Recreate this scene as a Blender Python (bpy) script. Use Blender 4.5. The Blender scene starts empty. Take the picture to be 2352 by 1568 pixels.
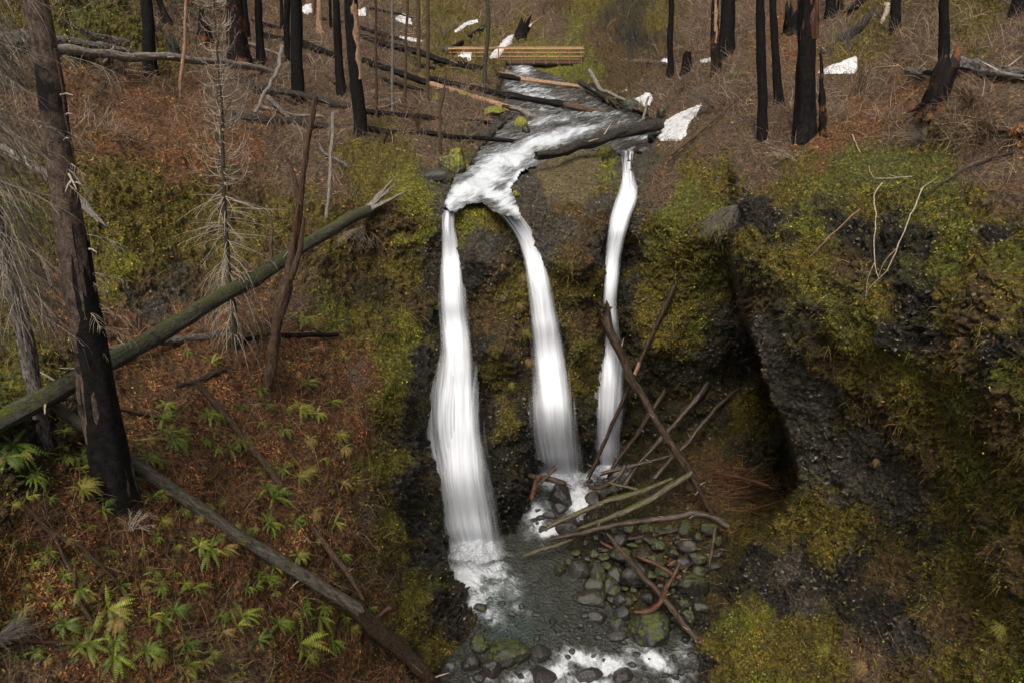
import bpy, math, random
import numpy as np
from mathutils import Vector

random.seed(7)
RNG = np.random.default_rng(11)
W, H, F = 2352.0, 1568.0, 1829.0          # measuring frame of the photograph, focal length in the same units
PITCH = math.radians(24)
CAMZ = 31.3                                # camera height above the plunge pool
cp, sp = math.cos(PITCH), math.sin(PITCH)
C = bpy.context.scene.collection

# ------------------------------------------------------------------ camera geometry
def ray(px, py):
    u = (np.asarray(px, float) - W/2)/F
    v = (H/2 - np.asarray(py, float))/F
    return np.stack([u, cp + v*sp, -sp + v*cp], -1)
def P3(px, py, t):
    d = ray(px, py)*np.asarray(t, float)[..., None]
    d[..., 2] += CAMZ
    return d
def t_of_z(py, z):
    v = (H/2 - np.asarray(py, float))/F
    return (z - CAMZ)/(-sp + v*cp)
def project(p):
    p = np.asarray(p, float) - np.array([0, 0, CAMZ])
    f = p[..., 1]*cp - p[..., 2]*sp
    up = p[..., 1]*sp + p[..., 2]*cp
    return W/2 + F*p[..., 0]/f, H/2 - F*up/f, f

# ------------------------------------------------------------------ noise
def _h(ix, iy, iz, seed):
    n = (ix.astype(np.int64)*374761393 + iy.astype(np.int64)*668265263 + iz.astype(np.int64)*2147483647 + seed*1274126177) & 0xFFFFFFFF
    n = ((n ^ (n >> 13))*1274126177) & 0xFFFFFFFF
    n = ((n ^ (n >> 16))*2246822519) & 0xFFFFFFFF
    n = n ^ (n >> 15)
    return (n & 0xFFFFFF)/float(0xFFFFFF)
def vnoise(P, seed=0):
    i = np.floor(P); f = P - i; f = f*f*(3-2*f)
    i = i.astype(np.int64)
    r = 0
    for dx in (0, 1):
        wx = f[..., 0] if dx else 1-f[..., 0]
        for dy in (0, 1):
            wy = f[..., 1] if dy else 1-f[..., 1]
            for dz in (0, 1):
                wz = f[..., 2] if dz else 1-f[..., 2]
                r = r + wx*wy*wz*_h(i[..., 0]+dx, i[..., 1]+dy, i[..., 2]+dz, seed)
    return r*2-1
def fbm(P, o=4, seed=0, g=.5):
    a, s, r = 1.0, 1.0, 0
    for k in range(o):
        r = r + a*vnoise(P*s + 17.3*k, seed+k); a *= g; s *= 2.03
    return r
def cells(P, seed=0):                      # distance to the nearest feature point and that cell's random value
    i = np.floor(P).astype(np.int64); best = np.full(P.shape[:-1], 9.0); val = np.zeros(P.shape[:-1])
    for dx in (-1, 0, 1):
        for dy in (-1, 0, 1):
            for dz in (-1, 0, 1):
                a, b, c = i[..., 0]+dx, i[..., 1]+dy, i[..., 2]+dz
                d = (a + _h(a, b, c, seed) - P[..., 0])**2 + (b + _h(a, b, c, seed+1) - P[..., 1])**2 + (c + _h(a, b, c, seed+2) - P[..., 2])**2
                m = d < best
                best = np.where(m, d, best); val = np.where(m, _h(a, b, c, seed+3), val)
    return np.sqrt(best), val
def sstep(a, b, x):
    t = np.clip((x-a)/(b-a), 0, 1); return t*t*(3-2*t)

# ------------------------------------------------------------------ smooth surface through measured distances
def tps(ctrl):
    X = np.array([[c[0], c[1]] for c in ctrl], float)/1000
    tv = np.array([c[3] if c[2] == 't' else float(t_of_z(c[1], c[3])) for c in ctrl])
    yv = np.log(tv)
    n = len(X)
    d = np.linalg.norm(X[:, None]-X[None], axis=-1)
    K = np.where(d > 0, d*d*np.log(d+1e-12), 0) + np.eye(n)*1e-4
    A = np.zeros((n+3, n+3)); A[:n, :n] = K; A[:n, n] = 1; A[:n, n+1:] = X
    A[n:, :n] = A[:n, n:].T
    w = np.linalg.solve(A, np.concatenate([yv, [0, 0, 0]]))
    def f(px, py):
        sh = np.shape(px); q = np.stack([np.ravel(px), np.ravel(py)], -1)/1000.0
        out = np.empty(len(q))
        for s in range(0, len(q), 40000):
            qq = q[s:s+40000]
            r2 = ((qq[:, None]-X[None])**2).sum(-1)
            out[s:s+40000] = (0.5*r2*np.log(r2+1e-20))@w[:n] + w[n] + qq@w[n+1:]
        return np.exp(out).reshape(sh)
    return f

def Tt(*a): return [(x, y, 't', t) for x, y, t in a]
def Zz(*a): return [(x, y, 'z', t) for x, y, t in a]
CTRL_A = Zz((1110,450,20),(1150,385,20.6),(1300,300,21.2),(1300,240,21.6),(1240,200,22.2),(1210,170,23),
  (900,330,21.7),(700,300,22.6),(690,230,23.3),(830,315,21.9),(600,150,25.2),(1000,260,22.4),(950,180,23.4),(800,200,23.8),(1100,150,24.0),(1050,330,21.3),(1000,400,20.8),
  (1300,385,20.9),(1440,350,20.9),(1500,300,21.6),(1400,190,22.7),(1170,1200,.2),(1080,1250,0),(1040,1400,.4),(1050,1500,.2),(1020,1568,0.4),
  (1370,1100,1.2),(1395,1085,1.3),(1290,1095,1.2),(1600,1085,2.6),(1700,1120,3.0),(1500,1150,1.6),(1350,1200,.7),(1500,1280,.8),(1550,1400,.5),(1400,1300,.3),(1500,1500,-.1),(1300,1568,-.3),
  (1200,1400,-.3),(1176,2000,-1.5),(1600,1568,.0)) + Tt(
  (335,175,55),(100,110,46),(0,0,50),(500,300,48),(300,300,42),(100,350,35),(250,480,35),(500,480,41),(700,420,45),(900,400,46.8),(965,430,46),
  (300,600,33.5),(450,650,35.5),(600,600,39),(800,600,43),(950,600,45),(350,720,31.5),(620,800,33.5),(600,900,32),(760,760,38),(800,900,36.5),(890,900,38.5),(895,760,42),
  (0,1500,19),(300,1500,21),(600,1300,27),(600,1500,25.5),(850,1300,34),(850,1100,36),(800,1500,31.5),(950,1450,38),(925,1300,38.5),(700,1100,31),(450,1100,26),(262,1150,22.5),(0,1100,19.5),(0,900,22),(150,800,26),(300,850,28.5),(450,900,29.5),
  (985,800,44.3),(970,1000,44),(1000,1250,45),(1010,700,45.2),(1010,560,45.8),(1080,900,48.3),(1040,600,46.6),(1040,750,47),
  (1095,500,45.4),(1115,600,43.7),(1145,800,44.1),(1155,1000,46.2),(1170,1120,48.2),(1170,540,46.2),(1215,600,47.2),(1260,800,48.8),(1280,1050,51.6),
  (1320,460,45.2),(1325,600,43.5),(1335,800,45.2),(1345,1000,48.8),(1370,500,45.2),(1240,500,46),
  (1440,450,47.2),(1420,600,48),(1402,800,50),(1395,1000,52.7),(1500,450,45.8),(1530,600,45.6),(1500,800,48.0),(1560,800,49.0),(1650,900,51.5),(1700,1000,51.5),(1760,1000,52),(1620,650,46.5),(1660,560,43.5),(1660,760,47.5),(1720,800,49),
  (1900,1000,60),(2200,900,62),(2350,1200,60),(1900,1400,52),(2350,1568,50),(1900,700,58),(2350,600,60),(2700,1000,60),(1700,1400,45),(2200,2000,40),(2700,2000,36),(2750,400,45),
  (1850,310,42),(1750,320,44),(1610,330,47),(1600,420,45),(2170,260,36),(2350,300,30),(2350,170,38),(2000,150,55),(1750,150,60),(1600,150,72),(1540,165,75),(1400,130,85),(1340,125,89),
  (2350,0,50),(2000,0,70),(1700,0,86),(1300,30,104),(1100,90,97),(900,60,92),(1200,110,96),(1480,60,90),(700,40,88),(500,60,76),(300,50,62),(1240,-200,135),(1240,-700,180),(400,-200,80),(400,-700,115),
  (-400,-200,50),(-400,-700,75),(2750,-200,48),(2750,-700,80),(1900,-200,90),(1900,-700,130),(600,2000,22),(0,2000,15.5),(-400,1568,15.5),(-400,2000,13),(-400,1000,17),(-400,600,24),(-400,300,30),(-400,0,40),(0,600,30),(0,400,33))
CTRL_B = Tt((1690,430,40),(1700,640,38),(1760,780,37.5),(1800,900,37.2),(1835,1100,38),(1760,1200,41.5),(1690,1280,42.5),(1640,1350,43.2),(1600,1430,41.2),(1610,1500,40.2),(1640,1568,38),(1800,1300,39),
  (1900,1400,35.5),(1900,1200,37),(2100,1200,33),(2000,1000,33),(2000,800,30.2),(1850,760,33.5),(2200,800,25.8),(2350,800,23),(2350,1100,24.5),(2350,1400,25),(2100,1500,30),(2220,1330,29.5),(1900,1568,33),(1900,600,32.5),
  (2000,450,32.5),(2200,450,28.5),(2350,450,26),(1800,450,37),(1750,370,41),(2350,300,30),(2000,300,39),(1850,310,42),(1750,320,44),(1610,330,47),(1600,420,45),(2170,260,36),(2350,170,38),(2000,150,55),(1750,150,60),
  (2750,0,40),(2750,400,24),(2750,800,19),(2750,1200,19),(2750,1700,20),(2200,2000,24),(1650,2000,30),(1500,1000,50),(1500,600,46),(1200,1300,48),(1400,2000,31))
fA, fB = tps(CTRL_A), tps(CTRL_B)

def seg_dist(px, py, poly, closed):
    pts = list(poly) + ([poly[0]] if closed else [])
    best = np.full(np.shape(px), 1e9); side = np.zeros(np.shape(px))
    for (x0, y0), (x1, y1) in zip(pts[:-1], pts[1:]):
        dx, dy = x1-x0, y1-y0
        s = np.clip(((px-x0)*dx + (py-y0)*dy)/(dx*dx+dy*dy), 0, 1)
        d = np.hypot(px-x0-s*dx, py-y0-s*dy)
        m = d < best
        best = np.where(m, d, best)
        side = np.where(m, np.sign(dx*(py-y0) - dy*(px-x0)), side)
    return best, side
def inside(px, py, poly):
    r = np.zeros(np.shape(px), bool); n = len(poly)
    for i in range(n):
        (x0, y0), (x1, y1) = poly[i], poly[(i+1) % n]
        c = (y0 > py) != (y1 > py)
        xi = (x1-x0)*(py-y0)/((y1-y0) or 1e-9) + x0
        r ^= c & (px < xi)
    return r
def sdist(px, py, poly):                   # positive inside
    d, _ = seg_dist(px, py, poly, True)
    return np.where(inside(px, py, poly), d, -d)

NOSE = [(1660,300),(1688,420),(1692,520),(1678,600),(1700,720),(1750,830),(1790,930),(1815,1040),(1835,1110),(1790,1165),(1735,1215),(1680,1290),(1640,1350),(1602,1430),(1606,1500),(1620,1568),(1650,2100)]
def nose_w(px, py):
    d, s = seg_dist(px, py, NOSE, False)
    d = np.where(s < 0, d, -d)             # positive to the right of the edge
    return d
UP_POLY = [(1165,150),(1150,190),(1140,215),(1160,240),(1180,268),(1150,295),(1125,320),(1098,350),(1080,378),(1052,402),(1030,440),(1020,470),(1045,488),(1075,466),(1110,466),(1150,492),(1195,498),
  (1178,455),(1168,430),(1190,402),(1240,375),(1300,352),(1400,334),(1420,350),(1470,350),(1500,328),(1515,295),(1480,262),(1400,245),(1370,215),(1310,200),(1290,180),(1240,165),(1205,145)]
LOW_POLY = [(1020,1245),(1030,1300),(1045,1345),(1075,1395),(1105,1430),(1070,1480),(1030,1515),(985,1568),(960,2000),(1640,2000),(1608,1568),(1600,1480),(1560,1440),(1500,1450),(1420,1420),(1340,1330),(1300,1260),(1330,1210),(1350,1150),
  (1440,1110),(1450,1070),(1360,1065),(1340,1080),(1225,1080),(1210,1170),(1190,1230),(1120,1240)]
def z_up(px, py):
    return np.interp(py, [100,150,170,200,240,300,385,450,500], [24,23.5,23,22.2,21.6,21.2,20.6,20.05,19.75])
def z_low(px, py):
    return np.interp(py, [1060,1120,1150,1200,1240,1490,1568,2000], [1.45,1.3,1.1,.55,.02,0,-.45,-1.6])

# ------------------------------------------------------------------ terrain grid
xs = np.concatenate([np.arange(-420, -20, 16), np.arange(-20, 2372, 3.2), np.arange(2372, 2780, 16)])
ys = np.concatenate([np.arange(-700, -12, 16), np.arange(-12, 1584, 3.2), np.arange(1584, 2000, 16)])
GX, GY = np.meshgrid(xs, ys)
def base_t(px, py):
    a = fA(px, py); b = fB(px, py)
    d = nose_w(px, py)
    w = sstep(-4, 12 + 60*sstep(1130, 1300, py), d)
    # above the cliff the hill is one surface
    up = sstep(430, 300, py)
    t = 1/((1-w)/a + w/b)
    return t*(1-up) + a*up
T0 = base_t(GX, GY)
sdu = sdist(GX, GY, UP_POLY); sdl = sdist(GX, GY, LOW_POLY)
tb = t_of_z(GY, z_up(GX, GY)-.28); w = sstep(-7, 7, sdu)*sstep(510, 470, GY)
T0 = 1/((1-w)/T0 + w/np.clip(tb, 5, 200))
tb = t_of_z(GY, z_low(GX, GY)-.4); w = sstep(-9, 9, sdl)
T0 = 1/((1-w)/T0 + w/np.clip(tb, 5, 200))
P0 = P3(GX, GY, T0)
SNOW = [
('largest snow patch, beside the end of the massive log right of the stream', [(1514,300),(1530,280),(1560,262),(1590,250),(1612,240),(1600,262),(1582,290),(1574,312),(1560,324),(1520,326),(1510,318),(1524,308),(1508,304)]),
('triangular snow patch right of the big stump snag', [(1878,168),(1920,148),(1968,131),(1970,160),(1962,170),(1900,170)]),
('narrow snow strip right of the small jagged black stump', [(1602,142),(1640,131),(1644,138),(1618,145)]),
('tiny snow spot left of the dark trunk past the bridge', [(1514,142),(1534,134),(1534,144),(1520,146)]),
('snow patch behind the orange brown trunk at upper left', [(690,24),(700,12),(716,10),(716,28),(700,32)]),
('snow patch at the top beside the orange scarred tree', [(820,24),(840,20),(842,38),(824,38)]),
('snow patch behind the thin saplings at the top', [(906,44),(925,32),(944,40),(946,56),(925,54)]),
('small low snow patch left of the footbridge', [(918,84),(944,88),(972,94),(970,100),(940,96),(918,92)]),
('snow under the left half of the footbridge', [(1052,132),(1060,122),(1086,121),(1082,133)]),
('snow filled chute running down behind the bridge', [(1122,134),(1140,112),(1165,84),(1180,80),(1176,96),(1160,112),(1146,134)]),
('snow streak above the blackened stump at the chute head', [(1206,62),(1222,56),(1216,68),(1208,68)]),
('thin snow streak on the slope above the bridge left end', [(1040,74),(1070,52),(1098,44),(1098,52),(1074,60),(1048,78)]),
('jagged snow sheet behind the mossy streamside boulder', [(1456,230),(1486,214),(1496,218),(1494,244),(1478,246),(1474,236)]),
('little snow scrap above the mossy streamside boulder', [(1424,216),(1440,208),(1444,218),(1430,222)]),
('snow remnant behind the upper part of the mossy log', [(352,782),(362,776),(370,782),(358,788)], .1)]
sds = np.full(GX.shape, -99.0)
for sn_ in SNOW: sds = np.maximum(sds, sdist(GX, GY, sn_[1]))

# ground kinds:            colour (albedo)        rough
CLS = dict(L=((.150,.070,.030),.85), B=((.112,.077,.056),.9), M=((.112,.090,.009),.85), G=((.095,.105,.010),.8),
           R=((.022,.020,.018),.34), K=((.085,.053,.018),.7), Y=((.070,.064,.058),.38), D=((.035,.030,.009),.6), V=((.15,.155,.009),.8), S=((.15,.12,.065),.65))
CK = list(CLS)
SAMP = [ # x, y, kind
 (100,30,'M'),(200,60,'G'),(300,90,'M'),(50,160,'B'),(250,180,'B'),(150,230,'L'),(300,230,'L'),(440,240,'L'),(60,300,'B'),(380,300,'L'),(250,330,'L'),(420,380,'L'),(560,330,'L'),(500,230,'B'),(400,60,'B'),(350,130,'M'),(520,120,'B'),(640,100,'B'),(760,60,'B'),(900,80,'B'),(870,140,'B'),
 (150,400,'M'),(230,420,'M'),(330,460,'M'),(430,470,'M'),(560,450,'K'),(650,380,'B'),(700,330,'B'),(760,400,'B'),(820,370,'M'),(900,360,'M'),(930,420,'V'),(860,430,'M'),
 (240,520,'M'),(320,560,'M'),(420,540,'M'),(280,620,'V'),(340,640,'K'),(400,650,'Y'),(460,650,'K'),(350,690,'Y'),(520,560,'M'),(600,500,'M'),(680,560,'K'),(760,540,'M'),(840,520,'K'),(920,500,'K'),(880,580,'K'),(800,620,'K'),(860,660,'D'),(900,620,'M'),(960,540,'V'),(968,460,'V'),(965,640,'M'),(950,700,'K'),
 (60,500,'G'),(60,600,'M'),(110,680,'L'),(60,760,'M'),(40,880,'G'),(300,740,'L'),(420,740,'L'),(560,720,'L'),(680,700,'B'),(760,720,'G'),(830,730,'M'),(720,790,'L'),(800,840,'L'),(660,860,'L'),(500,860,'L'),(350,900,'L'),(560,960,'L'),(720,960,'L'),(820,980,'L'),(880,760,'M'),(850,860,'L'),(900,840,'V'),(925,780,'V'),(945,740,'V'),
 (895,900,'V'),(870,960,'M'),(880,1060,'V'),(885,1140,'M'),(905,1200,'V'),(860,1150,'B'),(910,1270,'M'),(950,1350,'V'),(960,1430,'M'),(1000,1500,'M'),(930,1400,'V'),(900,1340,'B'),(860,1400,'L'),(1020,1460,'M'),(950,1520,'D'),
 (400,1050,'L'),(300,1250,'L'),(500,1300,'L'),(700,1200,'L'),(800,1250,'L'),(150,1200,'L'),(100,1400,'L'),(350,1450,'L'),(600,1450,'L'),(800,1480,'L'),(250,1560,'L'),(500,1540,'B'),(750,1560,'L'),(900,1560,'L'),(620,1060,'L'),(780,1100,'L'),(50,1040,'D'),(100,960,'D'),(60,1500,'B'),
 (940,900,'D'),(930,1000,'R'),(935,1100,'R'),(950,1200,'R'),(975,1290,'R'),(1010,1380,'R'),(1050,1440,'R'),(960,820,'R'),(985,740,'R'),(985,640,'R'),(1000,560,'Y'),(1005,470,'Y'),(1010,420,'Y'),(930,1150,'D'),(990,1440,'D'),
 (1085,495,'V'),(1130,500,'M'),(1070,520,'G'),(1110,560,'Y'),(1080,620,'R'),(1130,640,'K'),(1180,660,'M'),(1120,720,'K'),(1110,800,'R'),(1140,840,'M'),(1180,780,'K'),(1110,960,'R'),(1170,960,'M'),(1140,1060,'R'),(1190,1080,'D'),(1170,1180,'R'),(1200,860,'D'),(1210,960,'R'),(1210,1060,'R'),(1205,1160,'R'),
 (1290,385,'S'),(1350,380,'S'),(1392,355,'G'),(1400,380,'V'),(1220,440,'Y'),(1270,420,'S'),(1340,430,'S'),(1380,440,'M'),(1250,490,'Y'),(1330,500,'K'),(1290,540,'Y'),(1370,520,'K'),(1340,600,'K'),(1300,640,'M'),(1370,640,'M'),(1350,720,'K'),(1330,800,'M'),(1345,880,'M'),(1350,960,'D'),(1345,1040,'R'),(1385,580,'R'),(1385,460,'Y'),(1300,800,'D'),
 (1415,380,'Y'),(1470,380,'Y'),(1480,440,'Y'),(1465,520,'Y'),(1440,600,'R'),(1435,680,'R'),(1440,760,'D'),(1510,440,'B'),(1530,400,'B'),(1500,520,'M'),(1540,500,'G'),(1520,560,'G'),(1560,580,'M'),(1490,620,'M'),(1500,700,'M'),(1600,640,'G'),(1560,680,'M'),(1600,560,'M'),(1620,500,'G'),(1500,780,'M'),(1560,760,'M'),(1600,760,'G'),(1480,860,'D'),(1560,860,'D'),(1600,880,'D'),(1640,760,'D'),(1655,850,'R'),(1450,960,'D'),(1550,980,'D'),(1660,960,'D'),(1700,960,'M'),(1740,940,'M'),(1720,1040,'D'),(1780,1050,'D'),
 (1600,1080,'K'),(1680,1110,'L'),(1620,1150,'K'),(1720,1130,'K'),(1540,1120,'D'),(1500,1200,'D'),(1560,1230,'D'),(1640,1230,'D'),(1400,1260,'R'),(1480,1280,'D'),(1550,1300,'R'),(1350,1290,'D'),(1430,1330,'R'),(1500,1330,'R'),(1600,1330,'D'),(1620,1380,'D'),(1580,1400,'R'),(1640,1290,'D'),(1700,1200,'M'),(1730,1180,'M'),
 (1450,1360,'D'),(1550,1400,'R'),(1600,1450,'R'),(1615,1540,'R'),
 (1500,50,'M'),(1400,60,'K'),(1360,20,'M'),(1280,60,'B'),(1200,60,'M'),(1240,20,'B'),(1320,70,'G'),(1160,30,'B'),(1290,10,'K'),(1100,80,'M'),(1010,60,'M'),(1450,80,'R'),(1520,110,'K'),(1400,120,'K'),(1400,50,'D'),(1440,60,'D'),(1500,95,'D'),(1380,80,'K'),(1460,30,'D'),(1350,165,'G'),(1260,155,'V'),(1420,170,'K'),(1480,160,'K'),(1550,170,'B'),(1600,80,'B'),(1600,200,'B'),(1660,250,'B'),(1500,210,'B'),(1560,280,'B'),(1700,60,'B'),(1640,330,'B'),(1560,330,'B'),(1580,390,'M'),(1650,400,'M'),(1560,440,'G'),
 (1800,100,'L'),(1900,60,'B'),(2000,60,'M'),(2100,80,'B'),(2250,60,'M'),(2320,90,'B'),(1950,130,'M'),(2000,200,'B'),(1900,230,'B'),(2080,220,'L'),(2000,260,'L'),(1800,300,'B'),(1720,350,'B'),(1900,330,'L'),(2080,290,'B'),(2200,260,'B'),(2300,220,'B'),(2300,300,'B'),(2150,340,'M'),(2250,380,'B'),
 (1760,400,'B'),(1850,380,'M'),(1950,400,'G'),(2050,400,'G'),(2150,420,'G'),(2300,420,'B'),(1800,440,'M'),(1900,440,'G'),(2000,470,'M'),(2100,460,'G'),(2250,480,'M'),
 (1740,500,'R'),(1800,500,'R'),(1720,560,'M'),(1720,620,'D'),(1850,520,'G'),(1900,500,'R'),(1950,520,'R'),(2030,520,'R'),(1800,600,'M'),(1880,600,'M'),(1860,640,'G'),(1950,600,'K'),(2000,580,'R'),(2100,560,'R'),(2200,520,'G'),(2300,540,'R'),(2150,600,'G'),(2250,600,'M'),(2330,600,'G'),(1730,700,'K'),(1800,690,'D'),(1880,720,'D'),
 (1960,720,'G'),(2030,700,'M'),(2000,780,'G'),(2080,760,'R'),(2100,680,'R'),(2180,680,'M'),(2260,700,'K'),(2330,680,'M'),(2080,840,'V'),(2130,860,'M'),(2150,780,'R'),(2220,800,'K'),(2300,800,'R'),(2340,850,'G'),
 (1740,760,'Y'),(1770,820,'Y'),(1810,860,'Y'),(1850,900,'Y'),(1850,800,'D'),(1900,860,'K'),(1900,920,'Y'),(1870,980,'Y'),(1830,1000,'Y'),(1880,1060,'Y'),(1950,1080,'Y'),(1940,960,'D'),(2000,920,'K'),(1990,1000,'Y'),(2050,960,'K'),(2080,900,'M'),(1960,860,'M'),(2050,1080,'Y'),(2010,1120,'Y'),(2080,1160,'Y'),
 (1640,800,'Y'),(1650,740,'Y'),(1670,860,'D'),(1700,800,'R'),
 (2130,960,'M'),(2200,920,'G'),(2200,1020,'M'),(2280,960,'K'),(2340,1000,'K'),(2150,1080,'K'),(2220,1120,'G'),(2300,1100,'M'),(2340,1180,'M'),(2260,1200,'K'),(2180,1200,'M'),(2120,1230,'D'),(2320,1280,'K'),(2200,1300,'M'),(2280,1380,'M'),(2200,1440,'K'),(2300,1480,'M'),(2240,1240,'G'),(2340,1540,'G'),
 (1850,1150,'M'),(1800,1200,'M'),(1920,1180,'M'),(1760,1230,'M'),(1880,1240,'M'),(1960,1220,'M'),(2020,1230,'D'),(1750,1290,'R'),(1800,1300,'Y'),(1850,1310,'R'),(1780,1360,'R'),(1850,1380,'Y'),(1920,1340,'R'),(1980,1300,'R'),(1950,1400,'R'),(1900,1430,'M'),(2050,1300,'K'),(2040,1400,'R'),(2080,1470,'Y'),(2030,1450,'R'),(2120,1520,'K'),
 (1690,1350,'R'),(1660,1400,'K'),(1680,1440,'G'),(1740,1440,'V'),(1700,1500,'M'),(1640,1480,'M'),(1650,1560,'M'),(1780,1500,'M'),(1740,1560,'G'),(1850,1480,'M'),(1980,1510,'B'),(2000,1550,'B'),(1920,1540,'M'),(2060,1560,'K'),(2180,1540,'M'),
 (1160,300,'Y'),(1100,400,'Y'),(1040,380,'M'),(1000,350,'B'),(1000,300,'B'),(950,240,'B'),(1050,220,'B'),(1120,250,'B'),(850,220,'B'),(780,250,'B'),(1090,130,'M'),(1000,150,'M'),(1300,300,'R'),(1300,250,'R')]
SX = np.array([[s[0], s[1]] for s in SAMP], float)
SK = np.array([CK.index(s[2]) for s in SAMP])
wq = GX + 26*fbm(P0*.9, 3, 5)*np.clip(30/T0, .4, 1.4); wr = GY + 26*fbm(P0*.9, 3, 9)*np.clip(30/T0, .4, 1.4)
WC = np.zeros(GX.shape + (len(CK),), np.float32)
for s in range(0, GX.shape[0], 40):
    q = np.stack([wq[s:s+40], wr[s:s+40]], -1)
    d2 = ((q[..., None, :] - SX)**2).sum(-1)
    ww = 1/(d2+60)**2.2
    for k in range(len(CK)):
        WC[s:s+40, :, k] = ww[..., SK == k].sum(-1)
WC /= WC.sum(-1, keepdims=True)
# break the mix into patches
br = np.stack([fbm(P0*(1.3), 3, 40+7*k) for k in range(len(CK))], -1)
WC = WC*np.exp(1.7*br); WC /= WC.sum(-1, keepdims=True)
wt = {k: WC[..., i] for i, k in enumerate(CK)}

def grid_normals(P):
    a = np.gradient(P, axis=1); b = np.gradient(P, axis=0)
    n = np.cross(b, a); n /= np.linalg.norm(n, axis=-1, keepdims=True)+1e-12
    return n
N0 = grid_normals(P0)
for _ in range(6):                          # displace along a calmed normal
    N0[1:-1, 1:-1] = (N0[:-2, 1:-1]+N0[2:, 1:-1]+N0[1:-1, :-2]+N0[1:-1, 2:]+N0[1:-1, 1:-1])/5
N0 /= np.linalg.norm(N0, axis=-1, keepdims=True)
rock = wt['R']+wt['K']+wt['Y']*.5+wt['D']+.6*wt['M']+.35*wt['G']+.8*wt['S']
dry = wt['L']+wt['B']
quiet = 1 - .93*np.maximum(sstep(-10, 4, sdu), sstep(-12, 4, sdl))
jump = np.abs(np.gradient(T0, axis=1)); quiet = quiet*(1-.85*sstep(.35, 1.2, jump))
right = sstep(0, 40, nose_w(GX, GY))*sstep(380, 520, GY)
c1, v1 = cells(P0*.8, 3); c2, v2 = cells(P0*2.2 + 5, 8); c3, v3 = cells(P0*5.5, 12)
wallm = sstep(-12, 14, sdist(GX, GY, [(960,430),(1660,340),(1690,560),(1660,900),(1460,1075),(1205,1090),(1150,1235),(1010,1240),(955,900)]))
rock_t = rock
rock = rock*(1-.62*wallm)
c4, v4 = cells(P0*np.array([1.5, 1.5, .75]) + 3, 71)
disp = rock*(.34*(v4-.5)) + (1.0 + .35*right)*rock*(.55*fbm(P0*.35, 2, 20) ) + rock*(.40*(.5-c1)+.22*(v1-.5)) + rock*(.40*(.5-c2)+.26*(v2-.5)) + (.35+.65*rock)*(.30*(.5-c3)+.22*(v3-.5)) + rock*(.30*(.45-np.abs(vnoise(P0*np.array([2.6,2.6,.9]), 52)))+.16*(.45-np.abs(vnoise(P0*np.array([6.5,6.5,2.4]), 53))))*(1-.4*wallm) \
     + .35*fbm(P0*.45, 2, 25)*(1-rock*.5) + .14*fbm(P0*1.7, 3, 31)
farf = np.clip(T0/45, .8, 1.6)
smooth_top = (1-.75*sstep(.25, .5, wt['S'])*(GY < 470))*(1-.93*sstep(-6, 1, sds))
P1 = P0 + N0*(disp*quiet*farf*smooth_top)[..., None]
N1 = grid_normals(P1); rock = rock_t
TG = T0                                     # distance field used for placing
def samp(arr, px, py):
    ix = np.clip(np.interp(px, xs, np.arange(len(xs))), 0, len(xs)-1.001); iy = np.clip(np.interp(py, ys, np.arange(len(ys))), 0, len(ys)-1.001)
    i = ix.astype(int); j = iy.astype(int); fx = ix-i; fy = iy-j
    if arr.ndim == 3: fx = fx[..., None]; fy = fy[..., None]
    return (arr[j, i]*(1-fx)+arr[j, i+1]*fx)*(1-fy) + (arr[j+1, i]*(1-fx)+arr[j+1, i+1]*fx)*fy
_, _, TD = project(P1)
def ter_t(px, py):
    return float(samp(TD, np.array(float(px)), np.array(float(py))))

# ------------------------------------------------------------------ mesh helpers
def mesh_obj(name, V, quads=None, tris=None, uv=None, col=None, mat=None, smooth=True, parent=None):
    me = bpy.data.meshes.new(name)
    V = np.asarray(V, np.float32)
    nq = 0 if quads is None else len(quads); nt = 0 if tris is None else len(tris)
    parts = []
    if nq: parts.append(np.asarray(quads, np.int32).ravel())
    if nt: parts.append(np.asarray(tris, np.int32).ravel())
    loops = np.concatenate(parts)
    me.vertices.add(len(V)); me.vertices.foreach_set('co', V.ravel())
    me.loops.add(len(loops)); me.loops.foreach_set('vertex_index', loops)
    me.polygons.add(nq+nt)
    starts = np.concatenate([np.arange(nq)*4, nq*4+np.arange(nt)*3]).astype(np.int32)
    me.polygons.foreach_set('loop_start', starts)
    me.update(calc_edges=True)
    me.polygons.foreach_set('use_smooth', np.full(nq+nt, smooth))
    if uv is not None:                     # per vertex
        l = me.uv_layers.new(name='UVMap'); l.data.foreach_set('uv', np.asarray(uv, np.float32)[loops].ravel())
    if col is not None:
        c = np.asarray(col, np.float32)
        if c.shape[1] == 3: c = np.concatenate([c, np.ones((len(c), 1), np.float32)], 1)
        a = me.color_attributes.new('Col', 'FLOAT_COLOR', 'POINT'); a.data.foreach_set('color', c.ravel())
    if mat: me.materials.append(mat)
    o = bpy.data.objects.new(name, me); C.objects.link(o)
    if parent: o.parent = parent; o.matrix_parent_inverse.identity()
    return o
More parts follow.
